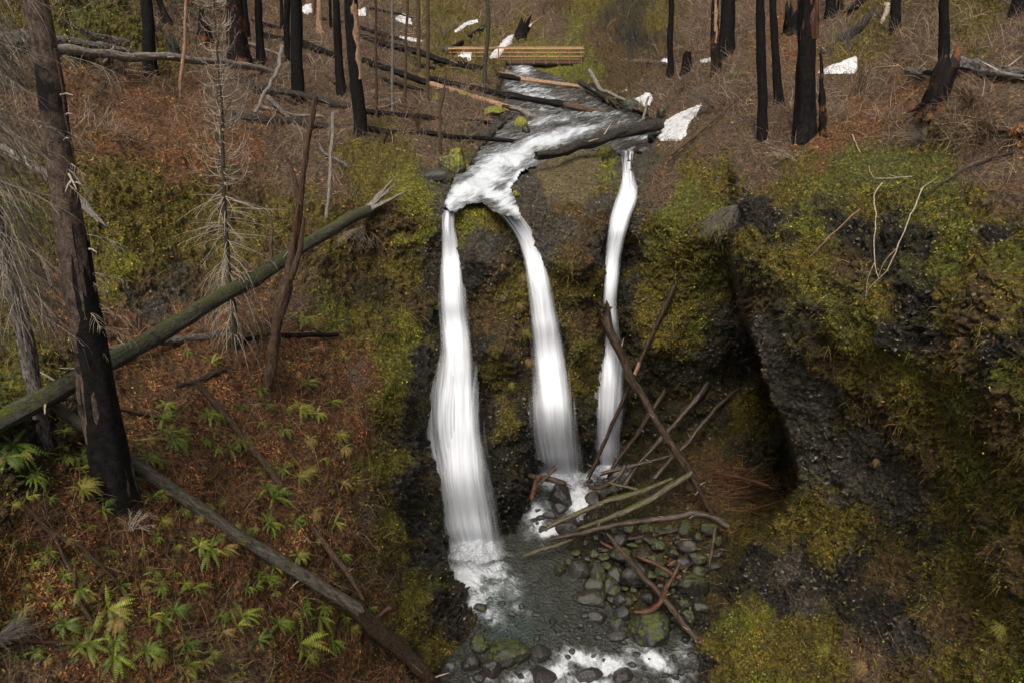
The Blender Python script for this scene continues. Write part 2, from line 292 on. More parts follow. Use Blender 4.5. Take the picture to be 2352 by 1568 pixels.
class MB:
    def __init__(s): s.V=[]; s.Q=[]; s.T=[]; s.U=[]; s.K=[]; s.n=0
    def add(s, V, Q=None, T=None, U=None, K=None):
        V = np.asarray(V, float).reshape(-1, 3)
        s.V.append(V)
        if Q is not None and len(Q): s.Q.append(np.asarray(Q)+s.n)
        if T is not None and len(T): s.T.append(np.asarray(T)+s.n)
        s.U.append(np.zeros((len(V), 2)) if U is None else np.asarray(U).reshape(-1, 2))
        s.K.append(np.ones((len(V), 3)) if K is None else np.broadcast_to(np.asarray(K, float), (len(V), 3)))
        s.n += len(V)
    def build(s, name, mat, parent=None, smooth=True, origin=None):
        V = np.concatenate(s.V)
        if origin is not None: V = V - np.asarray(origin)
        o = mesh_obj(name, V, np.concatenate(s.Q) if s.Q else None, np.concatenate(s.T) if s.T else None, np.concatenate(s.U), np.concatenate(s.K), mat, smooth, parent)
        return o
def resample(pts, rad, step):
    pts = np.asarray(pts, float); rad = np.asarray(rad, float)
    L = np.concatenate([[0], np.cumsum(np.linalg.norm(np.diff(pts, axis=0), axis=1))])
    n = max(2, int(L[-1]/step)+1)
    s = np.linspace(0, L[-1], n)
    out = np.stack([np.interp(s, L, pts[:, k]) for k in range(3)], -1)
    if len(pts) > 2:                       # soften corners
        for _ in range(2): out[1:-1] = (out[:-2]+2*out[1:-1]+out[2:])/4
    return out, np.interp(s, L, rad), s
def tube(mb, pts, rad, sides=8, step=None, rough=0.0, seed=0, jag=0.0, wob=0.0, col=None, cap=True, flare=0.0, jag0=0.0):
    """tapered tube; rough = relative bark relief, jag = broken splintered far end (relative to radius)"""
    if np.isscalar(rad): rad = [rad]*len(pts)
    rmean = float(np.mean(rad))
    if step: P, R, S = resample(pts, rad, step)
    else:
        P = np.asarray(pts, float); R = np.asarray(rad, float); S = np.concatenate([[0], np.cumsum(np.linalg.norm(np.diff(P, axis=0), axis=1))])
    if wob: P = P + wob*np.stack([fbm(np.stack([S*.5/max(rmean*6, .2), S*0+7*k+seed, S*0], -1), 2, seed) for k in range(3)], -1)*sstep(0, .15*S[-1]+1e-6, S)[:, None]
    n = len(P)
    Tn = np.gradient(P, axis=0); Tn /= np.linalg.norm(Tn, axis=1, keepdims=True)+1e-9
    ref = np.array([0, 0, 1.0]) if abs(Tn[0, 2]) < .8 else np.array([1.0, 0, 0])
    A = np.cross(Tn, ref); A /= np.linalg.norm(A, axis=1, keepdims=True)+1e-9
    B = np.cross(Tn, A)
    th = np.linspace(0, 2*math.pi, sides+1)
    ct, st = np.cos(th), np.sin(th)
    RR = np.repeat(R[:, None], sides+1, 1)
    if flare: RR = RR*(1+flare*np.exp(-S/(rmean*2.2))[:, None]*(1+.35*np.sin(th*5+seed))[None])
    if rough:
        q = np.stack([np.broadcast_to(ct*1.6, RR.shape), np.broadcast_to(st*1.6, RR.shape), np.broadcast_to(S[:, None]/(rmean*5), RR.shape)], -1)
        RR = RR*(1+rough*fbm(q*1.5+seed*3.7, 3, seed+3) + .6*rough*fbm(q*np.array([4.5, 4.5, 1.3])+seed, 2, seed+9))
    RR[:, -1] = RR[:, 0]
    V = P[:, None]+A[:, None]*(RR*ct)[..., None]+B[:, None]*(RR*st)[..., None]
    if jag:
        off = (np.abs(fbm(np.stack([ct*2.5+seed, st*2.5, ct*0], -1), 2, seed+21))*1.6)*jag*R[-1]; off[-1] = off[0]
        V[-1] += Tn[-1]*off[:, None]; V[-1] = P[-1]+(V[-1]-P[-1])*1.0
    if jag0:
        off = (np.abs(fbm(np.stack([ct*2.5+seed, st*2.5, ct*0+4], -1), 2, seed+22))*1.6)*jag0*R[0]; off[-1] = off[0]
        V[0] -= Tn[0]*off[:, None]
    U = np.stack([np.broadcast_to(th/(2*math.pi), RR.shape), np.broadcast_to(S[:, None], RR.shape)], -1)
    i = np.arange(n-1)[:, None]*(sides+1); j = np.arange(sides)[None]
    Q = np.stack([i+j, i+j+1, i+j+sides+2, i+j+sides+1], -1).reshape(-1, 4)
    mb.add(V.reshape(-1, 3), Q=Q, U=U.reshape(-1, 2), K=col)
    if cap:
        for e, sg in ((0, -1), (n-1, 1)):
            ring = V[e, :-1]; c = P[e] + (sg*Tn[e]*R[e]*(-.15 if (jag if e else jag0) else .12))
            k = np.arange(sides); T_ = np.stack([k, (k+1) % sides, np.full(sides, sides)], -1)
            if sg > 0: T_ = T_[:, ::-1]
            mb.add(np.concatenate([ring, [c]]), T=T_, U=np.full((sides+1, 2), [.5, float(S[e])]), K=col)

# ------------------------------------------------------------------ materials
def nmat(name):
    m = bpy.data.materials.new(name); m.use_nodes = True
    nt = m.node_tree; b = nt.nodes['Principled BSDF']
    return m, nt, b
def nd(nt, typ, **kw):
    n = nt.nodes.new(typ)
    for k, v in kw.items():
        if k in n.inputs: n.inputs[k].default_value = v
        else: setattr(n, k, v)
    return n
def ln(nt, a, b): nt.links.new(a, b)
def ramp(nt, fac, stops):
    r = nt.nodes.new('ShaderNodeValToRGB'); ln(nt, fac, r.inputs[0])
    e = r.color_ramp.elements
    while len(e) < len(stops): e.new(.5)
    for k, (p, c) in enumerate(stops):
        e[k].position = p; e[k].color = (c, c, c, 1) if np.isscalar(c) else tuple(c)+(1,)
    return r.outputs[0]
def mixc(nt, fac, a, b, mode='MIX'):
    m = nt.nodes.new('ShaderNodeMix'); m.data_type = 'RGBA'; m.blend_type = mode
    if hasattr(fac, 'links'): ln(nt, fac, m.inputs[0])
    else: m.inputs[0].default_value = fac
    for s, i in ((a, 6), (b, 7)):
        if hasattr(s, 'links'): ln(nt, s, m.inputs[i])
        else: m.inputs[i].default_value = tuple(s)+(1,)
    return m.outputs[2]
def mth(nt, op, a, b=None):
    m = nt.nodes.new('ShaderNodeMath'); m.operation = op
    for s, i in ((a, 0), (b, 1)):
        if s is None: continue
        if hasattr(s, 'links'): ln(nt, s, m.inputs[i])
        else: m.inputs[i].default_value = s
    return m.outputs[0]
def coords(nt, kind='Object', scale=(1, 1, 1)):
    t = nt.nodes.new('ShaderNodeTexCoord'); mp = nt.nodes.new('ShaderNodeMapping'); mp.inputs['Scale'].default_value = scale
    ln(nt, t.outputs[kind], mp.inputs[0]); return mp.outputs[0]
def noise(nt, vec, s, d=4, r=.6):
    n = nd(nt, 'ShaderNodeTexNoise'); n.inputs['Scale'].default_value = s; n.inputs['Detail'].default_value = d; n.inputs['Roughness'].default_value = r
    ln(nt, vec, n.inputs['Vector']); return n.outputs['Fac']
def bump(nt, h, strength, dist, b):
    n = nd(nt, 'ShaderNodeBump'); n.inputs['Strength'].default_value = strength; n.inputs['Distance'].default_value = dist
    ln(nt, h, n.inputs['Height']); ln(nt, n.outputs[0], b.inputs['Normal'])

def m_terrain():
    m, nt, b = nmat('ground_mix')
    a = nd(nt, 'ShaderNodeAttribute', attribute_name='Col')
    v = coords(nt, 'Object')
    n1 = noise(nt, v, 6, 6, .75); n2 = noise(nt, v, 1.1, 3, .6); n3 = noise(nt, v, 22, 3, .7)
    c = mixc(nt, 1.0, a.outputs['Color'], ramp(nt, n1, [(.36, .10), (.5, .8), (.66, 2.3)]), 'MULTIPLY')
    c = mixc(nt, 1.0, c, ramp(nt, n3, [(.3, .45), (.6, 1.25), (.75, 1.8)]), 'MULTIPLY')
    c = mixc(nt, 1.0, c, ramp(nt, n2, [(.3, (.75, .75, .7)), (.7, (1.2, 1.15, 1.2))]), 'MULTIPLY')
    ln(nt, c, b.inputs['Base Color'])
    ln(nt, mth(nt, 'ADD', a.outputs['Alpha'], mth(nt, 'MULTIPLY', mth(nt, 'SUBTRACT', n1, .5), .5)), b.inputs['Roughness'])
    vo = nd(nt, 'ShaderNodeTexVoronoi'); vo.inputs['Scale'].default_value = 7; ln(nt, v, vo.inputs['Vector'])
    h = mth(nt, 'ADD', mth(nt, 'MULTIPLY', n1, 1.0), mth(nt, 'ADD', mth(nt, 'MULTIPLY', n3, .5), mth(nt, 'MULTIPLY', vo.outputs['Distance'], -.5)))
    bump(nt, h, 1.0, .22, b)
    b.inputs['Specular IOR Level'].default_value = .4
    return m
def m_col(name, rough=.8, spec=.3, var=True, trans=0.0):
    m, nt, b = nmat(name)
    a = nd(nt, 'ShaderNodeAttribute', attribute_name='Col')
    if var:
        v = coords(nt, 'Object'); n1 = noise(nt, v, 9, 3, .7)
        c = mixc(nt, 1.0, a.outputs['Color'], ramp(nt, n1, [(.3, .55), (.7, 1.45)]), 'MULTIPLY')
    else: c = a.outputs['Color']
    ln(nt, c, b.inputs['Base Color'])
    b.inputs['Roughness'].default_value = rough; b.inputs['Specular IOR Level'].default_value = spec
    return m
def m_bark(name, dark, light, patch=None, pthr=.55, moss=0.0, rough=.85, fine=26, mcol=(.060,.066,.014), streak=(5, 1.2)):
    """long grained wood or bark; patch = colour of areas where bark is gone, moss grows on upper faces"""
    m, nt, b = nmat(name)
    v = coords(nt, 'UV', (streak[0], streak[1], 1)); vo = coords(nt, 'Object')
    g = noise(nt, v, 3.0, 6, .75); g2 = noise(nt, vo, fine, 3, .7); big = noise(nt, vo, .8, 3, .6)
    c = mixc(nt, ramp(nt, g, [(.38, 0), (.62, 1)]), dark, light)
    c = mixc(nt, 1.0, c, ramp(nt, g2, [(.3, .55), (.7, 1.5)]), 'MULTIPLY')
    if patch is not None:
        pm = mth(nt, 'ADD', mth(nt, 'MULTIPLY', big, .7), mth(nt, 'MULTIPLY', g, .3))
        pc = mixc(nt, 1.0, patch, ramp(nt, g, [(.3, .55), (.7, 1.35)]), 'MULTIPLY')
        c = mixc(nt, ramp(nt, pm, [(pthr-.03, 0), (pthr+.03, 1)]), c, pc)
    if moss > 0:
        ge = nd(nt, 'ShaderNodeNewGeometry'); sx = nd(nt, 'ShaderNodeSeparateXYZ'); ln(nt, ge.outputs['Normal'], sx.inputs[0])
        f = mth(nt, 'ADD', mth(nt, 'MULTIPLY', sx.outputs[2], .45), mth(nt, 'ADD', mth(nt, 'MULTIPLY', mth(nt, 'SUBTRACT', noise(nt, vo, 2.2, 4, .65), .5), 2.4), mth(nt, 'MULTIPLY', mth(nt, 'SUBTRACT', g2, .5), 1.6)))
        f = mth(nt, 'ADD', f, moss)
        mc = mixc(nt, 1.0, mcol, ramp(nt, noise(nt, vo, 14, 3, .7), [(.3, .5), (.7, 1.6)]), 'MULTIPLY')
        c = mixc(nt, ramp(nt, f, [(.5, 0), (.62, 1)]), c, mc)
    ln(nt, c, b.inputs['Base Color'])
    b.inputs['Roughness'].default_value = rough; b.inputs['Specular IOR Level'].default_value = .35 if rough < .7 else .12
    bump(nt, mth(nt, 'ADD', g, mth(nt, 'MULTIPLY', g2, .5)), .9, .05, b)
    return m
def m_stone(name, col, moss, rough, mcol=(.062,.068,.012)):
    m, nt, b = nmat(name)
    v = coords(nt, 'Object'); n1 = noise(nt, v, 2.2, 5, .65); n2 = noise(nt, v, 7, 4, .75)
    c = mixc(nt, 1.0, col, ramp(nt, n2, [(.3, .5), (.7, 1.7)]), 'MULTIPLY')
    ge = nd(nt, 'ShaderNodeNewGeometry'); sx = nd(nt, 'ShaderNodeSeparateXYZ'); ln(nt, ge.outputs['Normal'], sx.inputs[0])
    f = mth(nt, 'ADD', mth(nt, 'MULTIPLY', sx.outputs[2], .5), mth(nt, 'ADD', mth(nt, 'MULTIPLY', mth(nt, 'SUBTRACT', n1, .5), 2.6), mth(nt, 'MULTIPLY', mth(nt, 'SUBTRACT', n2, .5), 2.0)))
    f = mth(nt, 'ADD', f, moss)
    mf = ramp(nt, f, [(.42, 0), (.62, 1)])
    mc = mixc(nt, 1.0, mcol, ramp(nt, n2, [(.35, .25), (.65, 2.0)]), 'MULTIPLY')
    c = mixc(nt, mf, c, mc); ln(nt, c, b.inputs['Base Color'])
    ln(nt, mth(nt, 'ADD', mth(nt, 'MULTIPLY', mf, .85-rough), rough), b.inputs['Roughness'])
    bump(nt, mth(nt, 'ADD', n2, mth(nt, 'MULTIPLY', n1, .6)), .8, .08, b)
    return m
def m_fall(name, seed, edge=1.0):
    m, nt, b = nmat(name)
    m.surface_render_method = 'DITHERED' if hasattr(m, 'surface_render_method') else m.surface_render_method
    v = coords(nt, 'UV', (9, .11, 1)); v2 = coords(nt, 'UV', (26, .16, 1)); v3 = coords(nt, 'UV', (3.5, .22, 1))
    for q in (v, v2, v3): q.node.inputs['Location'].default_value = (seed*3.1, seed*7.7, seed)
    a = noise(nt, v, 1.0, 5, .62); a2 = noise(nt, v2, 1.0, 3, .6); a3 = noise(nt, v3, 1.0, 3, .6)
    at = nd(nt, 'ShaderNodeAttribute', attribute_name='Col')       # r = thickness across, g = brightness down the fall
    sc = nd(nt, 'ShaderNodeSeparateColor'); ln(nt, at.outputs['Color'], sc.inputs[0])
    c = mixc(nt, ramp(nt, mth(nt, 'ADD', mth(nt, 'MULTIPLY', a, .75), mth(nt, 'MULTIPLY', a2, .25)), [(.32, 0), (.60, 1)]), (.50, .52, .57), (.76, .77, .80))
    c = mixc(nt, mth(nt, 'MULTIPLY', sc.outputs[1], ramp(nt, a2, [(.42, 1), (.60, 0)])), c, (.10, .10, .11))
    ln(nt, c, b.inputs['Base Color'])
    d = mth(nt, 'ADD', mth(nt, 'MULTIPLY', sc.outputs[0], 1.65), mth(nt, 'ADD', mth(nt, 'MULTIPLY', a, 1.1), mth(nt, 'ADD', mth(nt, 'MULTIPLY', a2, .8), mth(nt, 'MULTIPLY', a3, .8))))
    al = ramp(nt, mth(nt, 'MULTIPLY', mth(nt, 'SUBTRACT', d, 1.50), .8), [(.0, 0), (.45, .4), (1.0, 1)])
    ln(nt, al, b.inputs['Alpha'])
    b.inputs['Roughness'].default_value = .55; b.inputs['Specular IOR Level'].default_value = .3
    b.inputs['Subsurface Weight'].default_value = .0
    bump(nt, mth(nt, 'ADD', a, mth(nt, 'MULTIPLY', a2, .5)), .25, .08, b)
    return m
def m_water(name, tint, scl, stretch, foam_lo, foam_hi, rough=.12, bd=.22):
    """running water: r channel of Col = how white the water runs there"""
    m, nt, b = nmat(name)
    v = coords(nt, 'UV', stretch); vo = coords(nt, 'Object')
    wn = nd(nt, 'ShaderNodeTexNoise'); wn.inputs['Scale'].default_value = scl*.6; wn.inputs['Detail'].default_value = 2; ln(nt, v, wn.inputs['Vector'])
    vv = nd(nt, 'ShaderNodeVectorMath', operation='MULTIPLY_ADD'); ln(nt, wn.outputs['Color'], vv.inputs[0]); vv.inputs[1].default_value = (.9/scl, .9/scl, 0); ln(nt, v, vv.inputs[2])
    a = noise(nt, vv.outputs[0], scl, 6, .68); a2 = noise(nt, vo, 5, 3, .6); a3 = noise(nt, vv.outputs[0], scl*3.1, 3, .6)
    at = nd(nt, 'ShaderNodeAttribute', attribute_name='Col'); sc = nd(nt, 'ShaderNodeSeparateColor'); ln(nt, at.outputs['Color'], sc.inputs[0])
    f = mth(nt, 'ADD', sc.outputs[0], mth(nt, 'ADD', mth(nt, 'MULTIPLY', mth(nt, 'SUBTRACT', a, .5), 1.9), mth(nt, 'MULTIPLY', mth(nt, 'SUBTRACT', a3, .5), .45)))
    fm = ramp(nt, mth(nt, 'MULTIPLY', f, .8), [(foam_lo, 0), ((foam_lo+foam_hi)/2, .32), (foam_hi, 1)])
    deep = mixc(nt, sc.outputs[1], tint, (.085, .115, .10))
    c = mixc(nt, fm, deep, (.52, .54, .56)); ln(nt, c, b.inputs['Base Color'])
    ln(nt, mth(nt, 'ADD', mth(nt, 'MULTIPLY', fm, .5), rough), b.inputs['Roughness'])
    bump(nt, mth(nt, 'ADD', a, mth(nt, 'ADD', mth(nt, 'MULTIPLY', a3, 1.1), mth(nt, 'MULTIPLY', a2, .4))), 1.0, bd, b)
    bn = [n for n in nt.nodes if n.bl_idname == 'ShaderNodeBump'][0]; ln(nt, mth(nt, 'SUBTRACT', 1.0, mth(nt, 'MULTIPLY', fm, .62)), bn.inputs['Strength'])
    return m

M = dict(
 terrain=m_terrain(), litter=m_col('dry_leaves', .8, .2, False), moss=m_col('moss_leaf', .75, .25, False), twig=m_col('dry_twig', .8, .25, False), stone_bit=m_col('wet_stone_chip', .48, .5, False), grass=m_col('dry_grass', .7, .3, False),
 fern=m_col('fern_leaf', .55, .4, True),
 char=m_bark('charred_bark', (.003,.003,.003), (.014,.012,.011), None, moss=0, rough=.75),
 char_brown=m_bark('charred_bark_with_bare_wood', (.005,.004,.004), (.022,.016,.013), (.16,.06,.025), .56, rough=.75),
 big=m_bark('grey_brown_fir_bark', (.030,.021,.016), (.14,.10,.075), (.012,.011,.011), .56, rough=.9),
 greylog=m_bark('grey_green_log', (.035,.031,.025), (.15,.13,.10), None, moss=.02, rough=.7, streak=(4,.8)),
 greybark=m_bark('weathered_grey_wood', (.07,.058,.048), (.26,.225,.19), None, rough=.85),
 brown=m_bark('brown_bark', (.035,.022,.015), (.12,.078,.05), None, rough=.8),
 tan=m_bark('bare_tan_wood', (.16,.09,.05), (.42,.27,.17), None, rough=.7),
 red=m_bark('wet_red_wood', (.018,.009,.006), (.115,.046,.020), None, rough=.45, streak=(2.2,.5), fine=12),
 mossbark=m_bark('mossy_bark', (.025,.026,.018), (.095,.088,.062), None, moss=.10, rough=.85),
 darkmoss=m_bark('dark_bark_with_moss', (.012,.011,.010), (.055,.048,.040), None, moss=.0, rough=.7),
 wetlog=m_bark('wet_brown_log', (.007,.005,.004), (.085,.055,.034), None, moss=-.05, rough=.40, streak=(2.2,.45), fine=12),
 greenlog=m_bark('wet_green_log', (.014,.012,.008), (.13,.10,.058), None, moss=.10, rough=.5, streak=(2.2,.45), fine=12),
 pale=m_bark('pale_dead_branch', (.24,.19,.14), (.55,.46,.36), None, rough=.7),
 greyblack=m_bark('half_burnt_grey_wood', (.012,.011,.011), (.20,.175,.155), None, rough=.8),
 st_moss=m_stone('mossy_stone', (.022,.020,.018), .16, .30, (.042,.050,.006)), st_wet=m_stone('wet_dark_stone', (.024,.021,.019), -.6, .22), st_part=m_stone('half_mossy_stone', (.030,.027,.024), -.08, .28, (.040,.042,.008)),
 st_bright=m_stone('bright_mossy_boulder', (.05,.045,.03), .5, .5, (.13,.125,.012)),
)

# ------------------------------------------------------------------ properties
ALL = []
def tag(o, label=None, cat=None, group=None, kind=None):
    if label: o['label'] = label
    if cat: o['category'] = cat
    if group: o['group'] = group
    if kind: o['kind'] = kind
    return o
def empty(name, loc, label, cat, group=None):
    o = bpy.data.objects.new(name, None); C.objects.link(o); o.location = tuple(loc); o.empty_display_size = .3
    return tag(o, label, cat, group)

# ------------------------------------------------------------------ terrain objects
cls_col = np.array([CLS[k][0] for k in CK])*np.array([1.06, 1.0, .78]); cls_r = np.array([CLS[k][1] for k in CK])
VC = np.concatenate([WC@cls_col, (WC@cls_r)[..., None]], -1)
ny, nx = GX.shape
idx = np.arange(ny*nx).reshape(ny, nx)
Q = np.stack([idx[:-1, :-1], idx[1:, :-1], idx[1:, 1:], idx[:-1, 1:]], -1).reshape(-1, 4)
cx = (GX[:-1, :-1]+GX[1:, 1:]).ravel()/2; cy = (GY[:-1, :-1]+GY[1:, 1:]).ravel()/2
ndist = nose_w(cx, cy)
FALLS_WALL = [(975,405),(1030,460),(1090,470),(1180,490),(1200,400),(1300,365),(1420,350),(1500,350),(1660,420),(1700,560),(1860,900),(1860,1150),(1700,1060),(1460,1075),(1200,1090),(1200,1230),(1150,1235),(1020,1240),(1090,1440),(1000,1540),(960,1450),(910,1250),(905,900),(965,730),(985,600)]
reg = np.zeros(len(cx), int)                                  # 0 hillside
reg[(cx < 1005) & (cy > 430)] = 1                             # fern slope
reg[(ndist > 0) & (cy > 400)] = 2                             # big cliff on the right
reg[(inside(cx, cy, FALLS_WALL)) & (ndist <= 6)] = 3          # rock face of the falls
reg[(reg == 0) & (cy > 1060)] = 4                             # gorge floor
reg[(sdist(cx, cy, UP_POLY) > -4) & (cy < 470)] = 4
flatP, flatC = P1.reshape(-1, 3), VC.reshape(-1, 4)
for k, nm in enumerate(['hillside', 'slope', 'cliff', 'rock_face', 'streambed']):
    q = Q[reg == k]
    u, inv = np.unique(q, return_inverse=True)
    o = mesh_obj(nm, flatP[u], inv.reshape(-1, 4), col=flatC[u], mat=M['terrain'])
    tag(o, kind='structure')

# ------------------------------------------------------------------ water
def water_sheet(name, poly, zf, mat, white, green, step, margin, flow, zoff=0.0, amp=.06):
    x0 = min(p[0] for p in poly)-margin-step; x1 = max(p[0] for p in poly)+margin+step
    y0 = min(p[1] for p in poly)-margin-step; y1 = max(p[1] for p in poly)+margin+step
    X, Y = np.meshgrid(np.arange(x0, x1, step), np.arange(y0, y1, step*.8))
    t = t_of_z(Y, zf(X, Y)+zoff); p = P3(X, Y, t)
    fl = flow(X, Y)
    uv = np.stack([p[..., 0]*fl[1]-p[..., 1]*fl[0], p[..., 0]*fl[0]+p[..., 1]*fl[1]], -1) if not isinstance(fl, np.ndarray) else fl
    wh = white(X, Y)
    q3 = np.stack([uv[..., 0]*1.6, uv[..., 1]*.6, uv[..., 0]*0], -1)
    p[..., 2] += amp*(fbm(q3*1.2, 3, 77))*(.5+wh*1.8) + .055*fbm(np.stack([p[..., 0]*3.2, p[..., 1]*2.4, p[..., 0]*0], -1), 2, 78)
    keep = sdist(X, Y, poly) > -margin
    n0, n1 = X.shape; ii = np.arange(n0*n1).reshape(n0, n1)
    q = np.stack([ii[:-1, :-1], ii[1:, :-1], ii[1:, 1:], ii[:-1, 1:]], -1)
    km = keep[:-1, :-1] & keep[1:, :-1] & keep[1:, 1:] & keep[:-1, 1:]
    q = q[km]; u, inv = np.unique(q, return_inverse=True)
    col = np.stack([wh, green(X, Y), wh*0], -1).reshape(-1, 3)[u]
    o = mesh_obj(name, p.reshape(-1, 3)[u], inv.reshape(-1, 4), uv=uv.reshape(-1, 2)[u], col=col, mat=mat)
    return tag(o, kind='structure')
def blobs(X, Y, L):
    r = np.zeros(X.shape)
    for x, y, a, b, rot, v in L:
        c, s = math.cos(math.radians(rot)), math.sin(math.radians(rot))
        dx, dy = X-x, Y-y
        e = ((dx*c+dy*s)/a)**2 + ((-dx*s+dy*c)/b)**2
        r = np.maximum(r, v*np.exp(-e))
    return r
up_white = lambda X, Y: .33+.12*sstep(260, 330, Y)*(X < 1420)-.12*sstep(1330,1420,X)+.85*blobs(X, Y, [(1100,420,75,26,-28,1),(1160,368,80,22,-25,1.0),(1060,440,35,22,-50,1),(1250,325,85,16,-18,.85),(1140,450,42,16,20,.9),(1330,296,80,10,-8,.62),(1260,275,60,8,-10,.55),(1210,205,60,9,5,.62),(1240,222,60,6,5,.55),(1190,180,40,7,20,.62),(1200,160,22,12,20,.7),(1300,250,90,10,0,.42),
   (1380,262,80,8,0,.46),(1175,478,30,12,30,.7),(1028,465,14,20,0,1),(1440,344,30,8,0,.5),(1470,318,30,7,0,.55),(1420,280,60,8,0,.42),(1180,420,40,12,-50,.8)])
uvf = lambda a: (lambda X, Y: (math.sin(math.radians(a)), math.cos(math.radians(a))))
def up_flow(X, Y):
    p = P3(X, Y, t_of_z(Y, z_up(X, Y)))
    a = np.radians(38)                                        # the stream runs towards the lip from back right
    ang = a
    s, c = math.sin(ang), math.cos(ang)
    return np.stack([p[..., 0]*c - p[..., 1]*s, (p[..., 0]*s + p[..., 1]*c)], -1)
M['water_up'] = m_water('stream_water', (.040,.036,.030), 2.0, (1.25, .19, 1), .25, .78, .10)
M['water_low'] = m_water('pool_water', (.078,.080,.066), 1.9, (1.0, .8, 1), .32, .92, .08, .8)
water_sheet('stream', UP_POLY, z_up, M['water_up'], up_white, lambda X, Y: X*0, 3.4, 5, up_flow, amp=.09)
low_white = lambda X, Y: .10+.10*sstep(1440, 1520, Y)+1.2*blobs(X, Y, [(1090,1265,66,36,0,1.3),(1072,1325,50,52,10,1.2),(1120,1300,60,36,30,1.1),(1090,1375,42,42,40,.95),(1125,1360,50,40,40,.7),(1180,1330,46,20,30,.6),(1130,1410,44,26,40,.75),(1185,1390,50,16,35,.55),(1160,1350,60,30,40,.6),(1150,1330,40,18,40,.55),(1160,1385,60,14,30,.5),(1230,1230,45,9,-10,.4),(1300,1100,80,26,0,1.3),(1385,1082,56,18,0,1.2),(1330,1145,40,46,15,1.2),(1235,1180,34,36,0,1.0),(1260,1215,60,20,0,1.0),
   (1265,1215,50,12,10,.8),(1310,1190,26,18,0,.7),(1250,1160,22,14,0,.6),(1335,1508,70,24,10,.85),(1400,1530,80,28,-10,.88),(1270,1545,65,26,-25,.85),(1200,1560,45,20,0,.7),(1500,1510,70,28,30,.78),(1570,1490,25,40,10,.5),(1350,1570,120,24,0,.75),(1550,1555,50,24,0,.5),(1120,1560,45,12,0,.5),(1440,1490,35,14,20,.5),(1050,1530,50,10,0,.35)])
low_green = lambda X, Y: blobs(X, Y, [(1150,1400,100,70,30,1.0),(1180,1445,70,40,10,.9),(1120,1330,60,40,0,.7)])
def low_flow(X, Y):
    p = P3(X, Y, t_of_z(Y, z_low(X, Y)))
    return np.stack([p[..., 0]*.8+p[..., 1]*.35, p[..., 1]*.8-p[..., 0]*.35], -1)
water_sheet('pool', LOW_POLY, z_low, M['water_low'], low_white, low_green, 3.4, 8, low_flow, amp=.08)

def interp_rows(rows, ys_):
    r = np.array(rows, float); return [np.interp(ys_, r[:, 0], r[:, k]) for k in range(1, r.shape[1])]
def smooth1(a, n=3):
    a = a.copy()
    for _ in range(n): a[1:-1] = (a[:-2]+2*a[1:-1]+a[2:])/4
    return a
def waterfall(rows, label, seed, off0, off1, mat_main, mat_veil, zend=0.0, core=None):
    y0, y1 = rows[0][0], rows[-1][0]
    ya = np.linspace(y0, y1, int((y1-y0)/4))
    xl, xr = interp_rows(rows, ya); xl, xr = smooth1(xl, 8), smooth1(xr, 8)
    tt = np.array([np.percentile([ter_t(x_, y_) for x_ in np.linspace(a, b, 5)], 25) for a, b, y_ in zip(xl, xr, ya)])
    tt = smooth1(tt, 25)
    f = (ya-y0)/(y1-y0)
    root = None
    obs = []
    xl0, xr0 = xl, xr
    if core:
        cl, cr = interp_rows(core, ya); cl, cr = smooth1(cl, 8), smooth1(cr, 8)
    for layer, (grow, dt, nm) in enumerate(((1.0, 0, 'main_curtain'), (1.06, .30, 'veil'))):
        xl, xr = (cl, cr) if (core and layer == 0) else (xl0, xr0)
        n = 38
        s = np.linspace(-1, 1, n)
        cx_ = (xl+xr)/2; hw = (xr-xl)/2*grow*1.16
        X = cx_[:, None]+hw[:, None]*s[None]; Y = np.repeat(ya[:, None], n, 1)
        hwm = hw*tt/F
        off = off0+(off1-off0)*sstep(0, .5, f)
        T = tt[:, None] - off[:, None] + dt*sstep(0.02,.2,f)[:,None] - (hwm[:, None]*.55*np.sqrt(np.clip(1-s**2, 0, 1))[None])
        rid = fbm(np.stack([s[None]*hwm[:, None]*2.4+f[:, None]*.8, np.repeat(f[:, None]*4, n, 1), X*0+seed*5.3+layer], -1), 4, seed)
        T = T - .09*rid*sstep(0, .1, f)[:, None]*(1+layer)
        tz = t_of_z(Y, zend+.12+.25*(1-s**2)[None]); T = T + (.35+.2*layer)*sstep(.45, 1.0, f)[:, None]
        p = P3(X, Y, T)
        L = np.concatenate([[0], np.cumsum(np.linalg.norm(np.diff(p[:, n//2], axis=0), axis=1))])
        uv = np.stack([s[None]*np.maximum(hwm[:, None], .2)*.30+.5, np.repeat(L[:, None], n, 1)], -1)
        thick = 1.15*(1-np.abs(s)**1.7)[None]*np.ones_like(X)
        if layer: thick = thick*.62
        thick = thick*(1-.12*sstep(.5, 1, f))[:, None] if layer == 0 else thick
        ii = np.arange(X.size).reshape(X.shape)
        q = np.stack([ii[:-1, :-1], ii[1:, :-1], ii[1:, 1:], ii[:-1, 1:]], -1).reshape(-1, 4)
        if layer == 0:
            base = p[-1, n//2].copy()
            root = empty('waterfall', base, label, 'waterfall', 'three waterfalls over the rock face')
        o = mesh_obj(nm, p.reshape(-1, 3)-base, q, uv=uv.reshape(-1, 2), col=np.stack([thick, np.repeat((1-sstep(.02, .16, f))[:, None], n, 1), thick], -1).reshape(-1, 3), mat=(mat_main if layer == 0 else mat_veil), parent=root)
    return root
mf1, mf2, mf3 = m_fall('falling_water', 1), m_fall('falling_water_middle', 2), m_fall('falling_water_thin', 3)
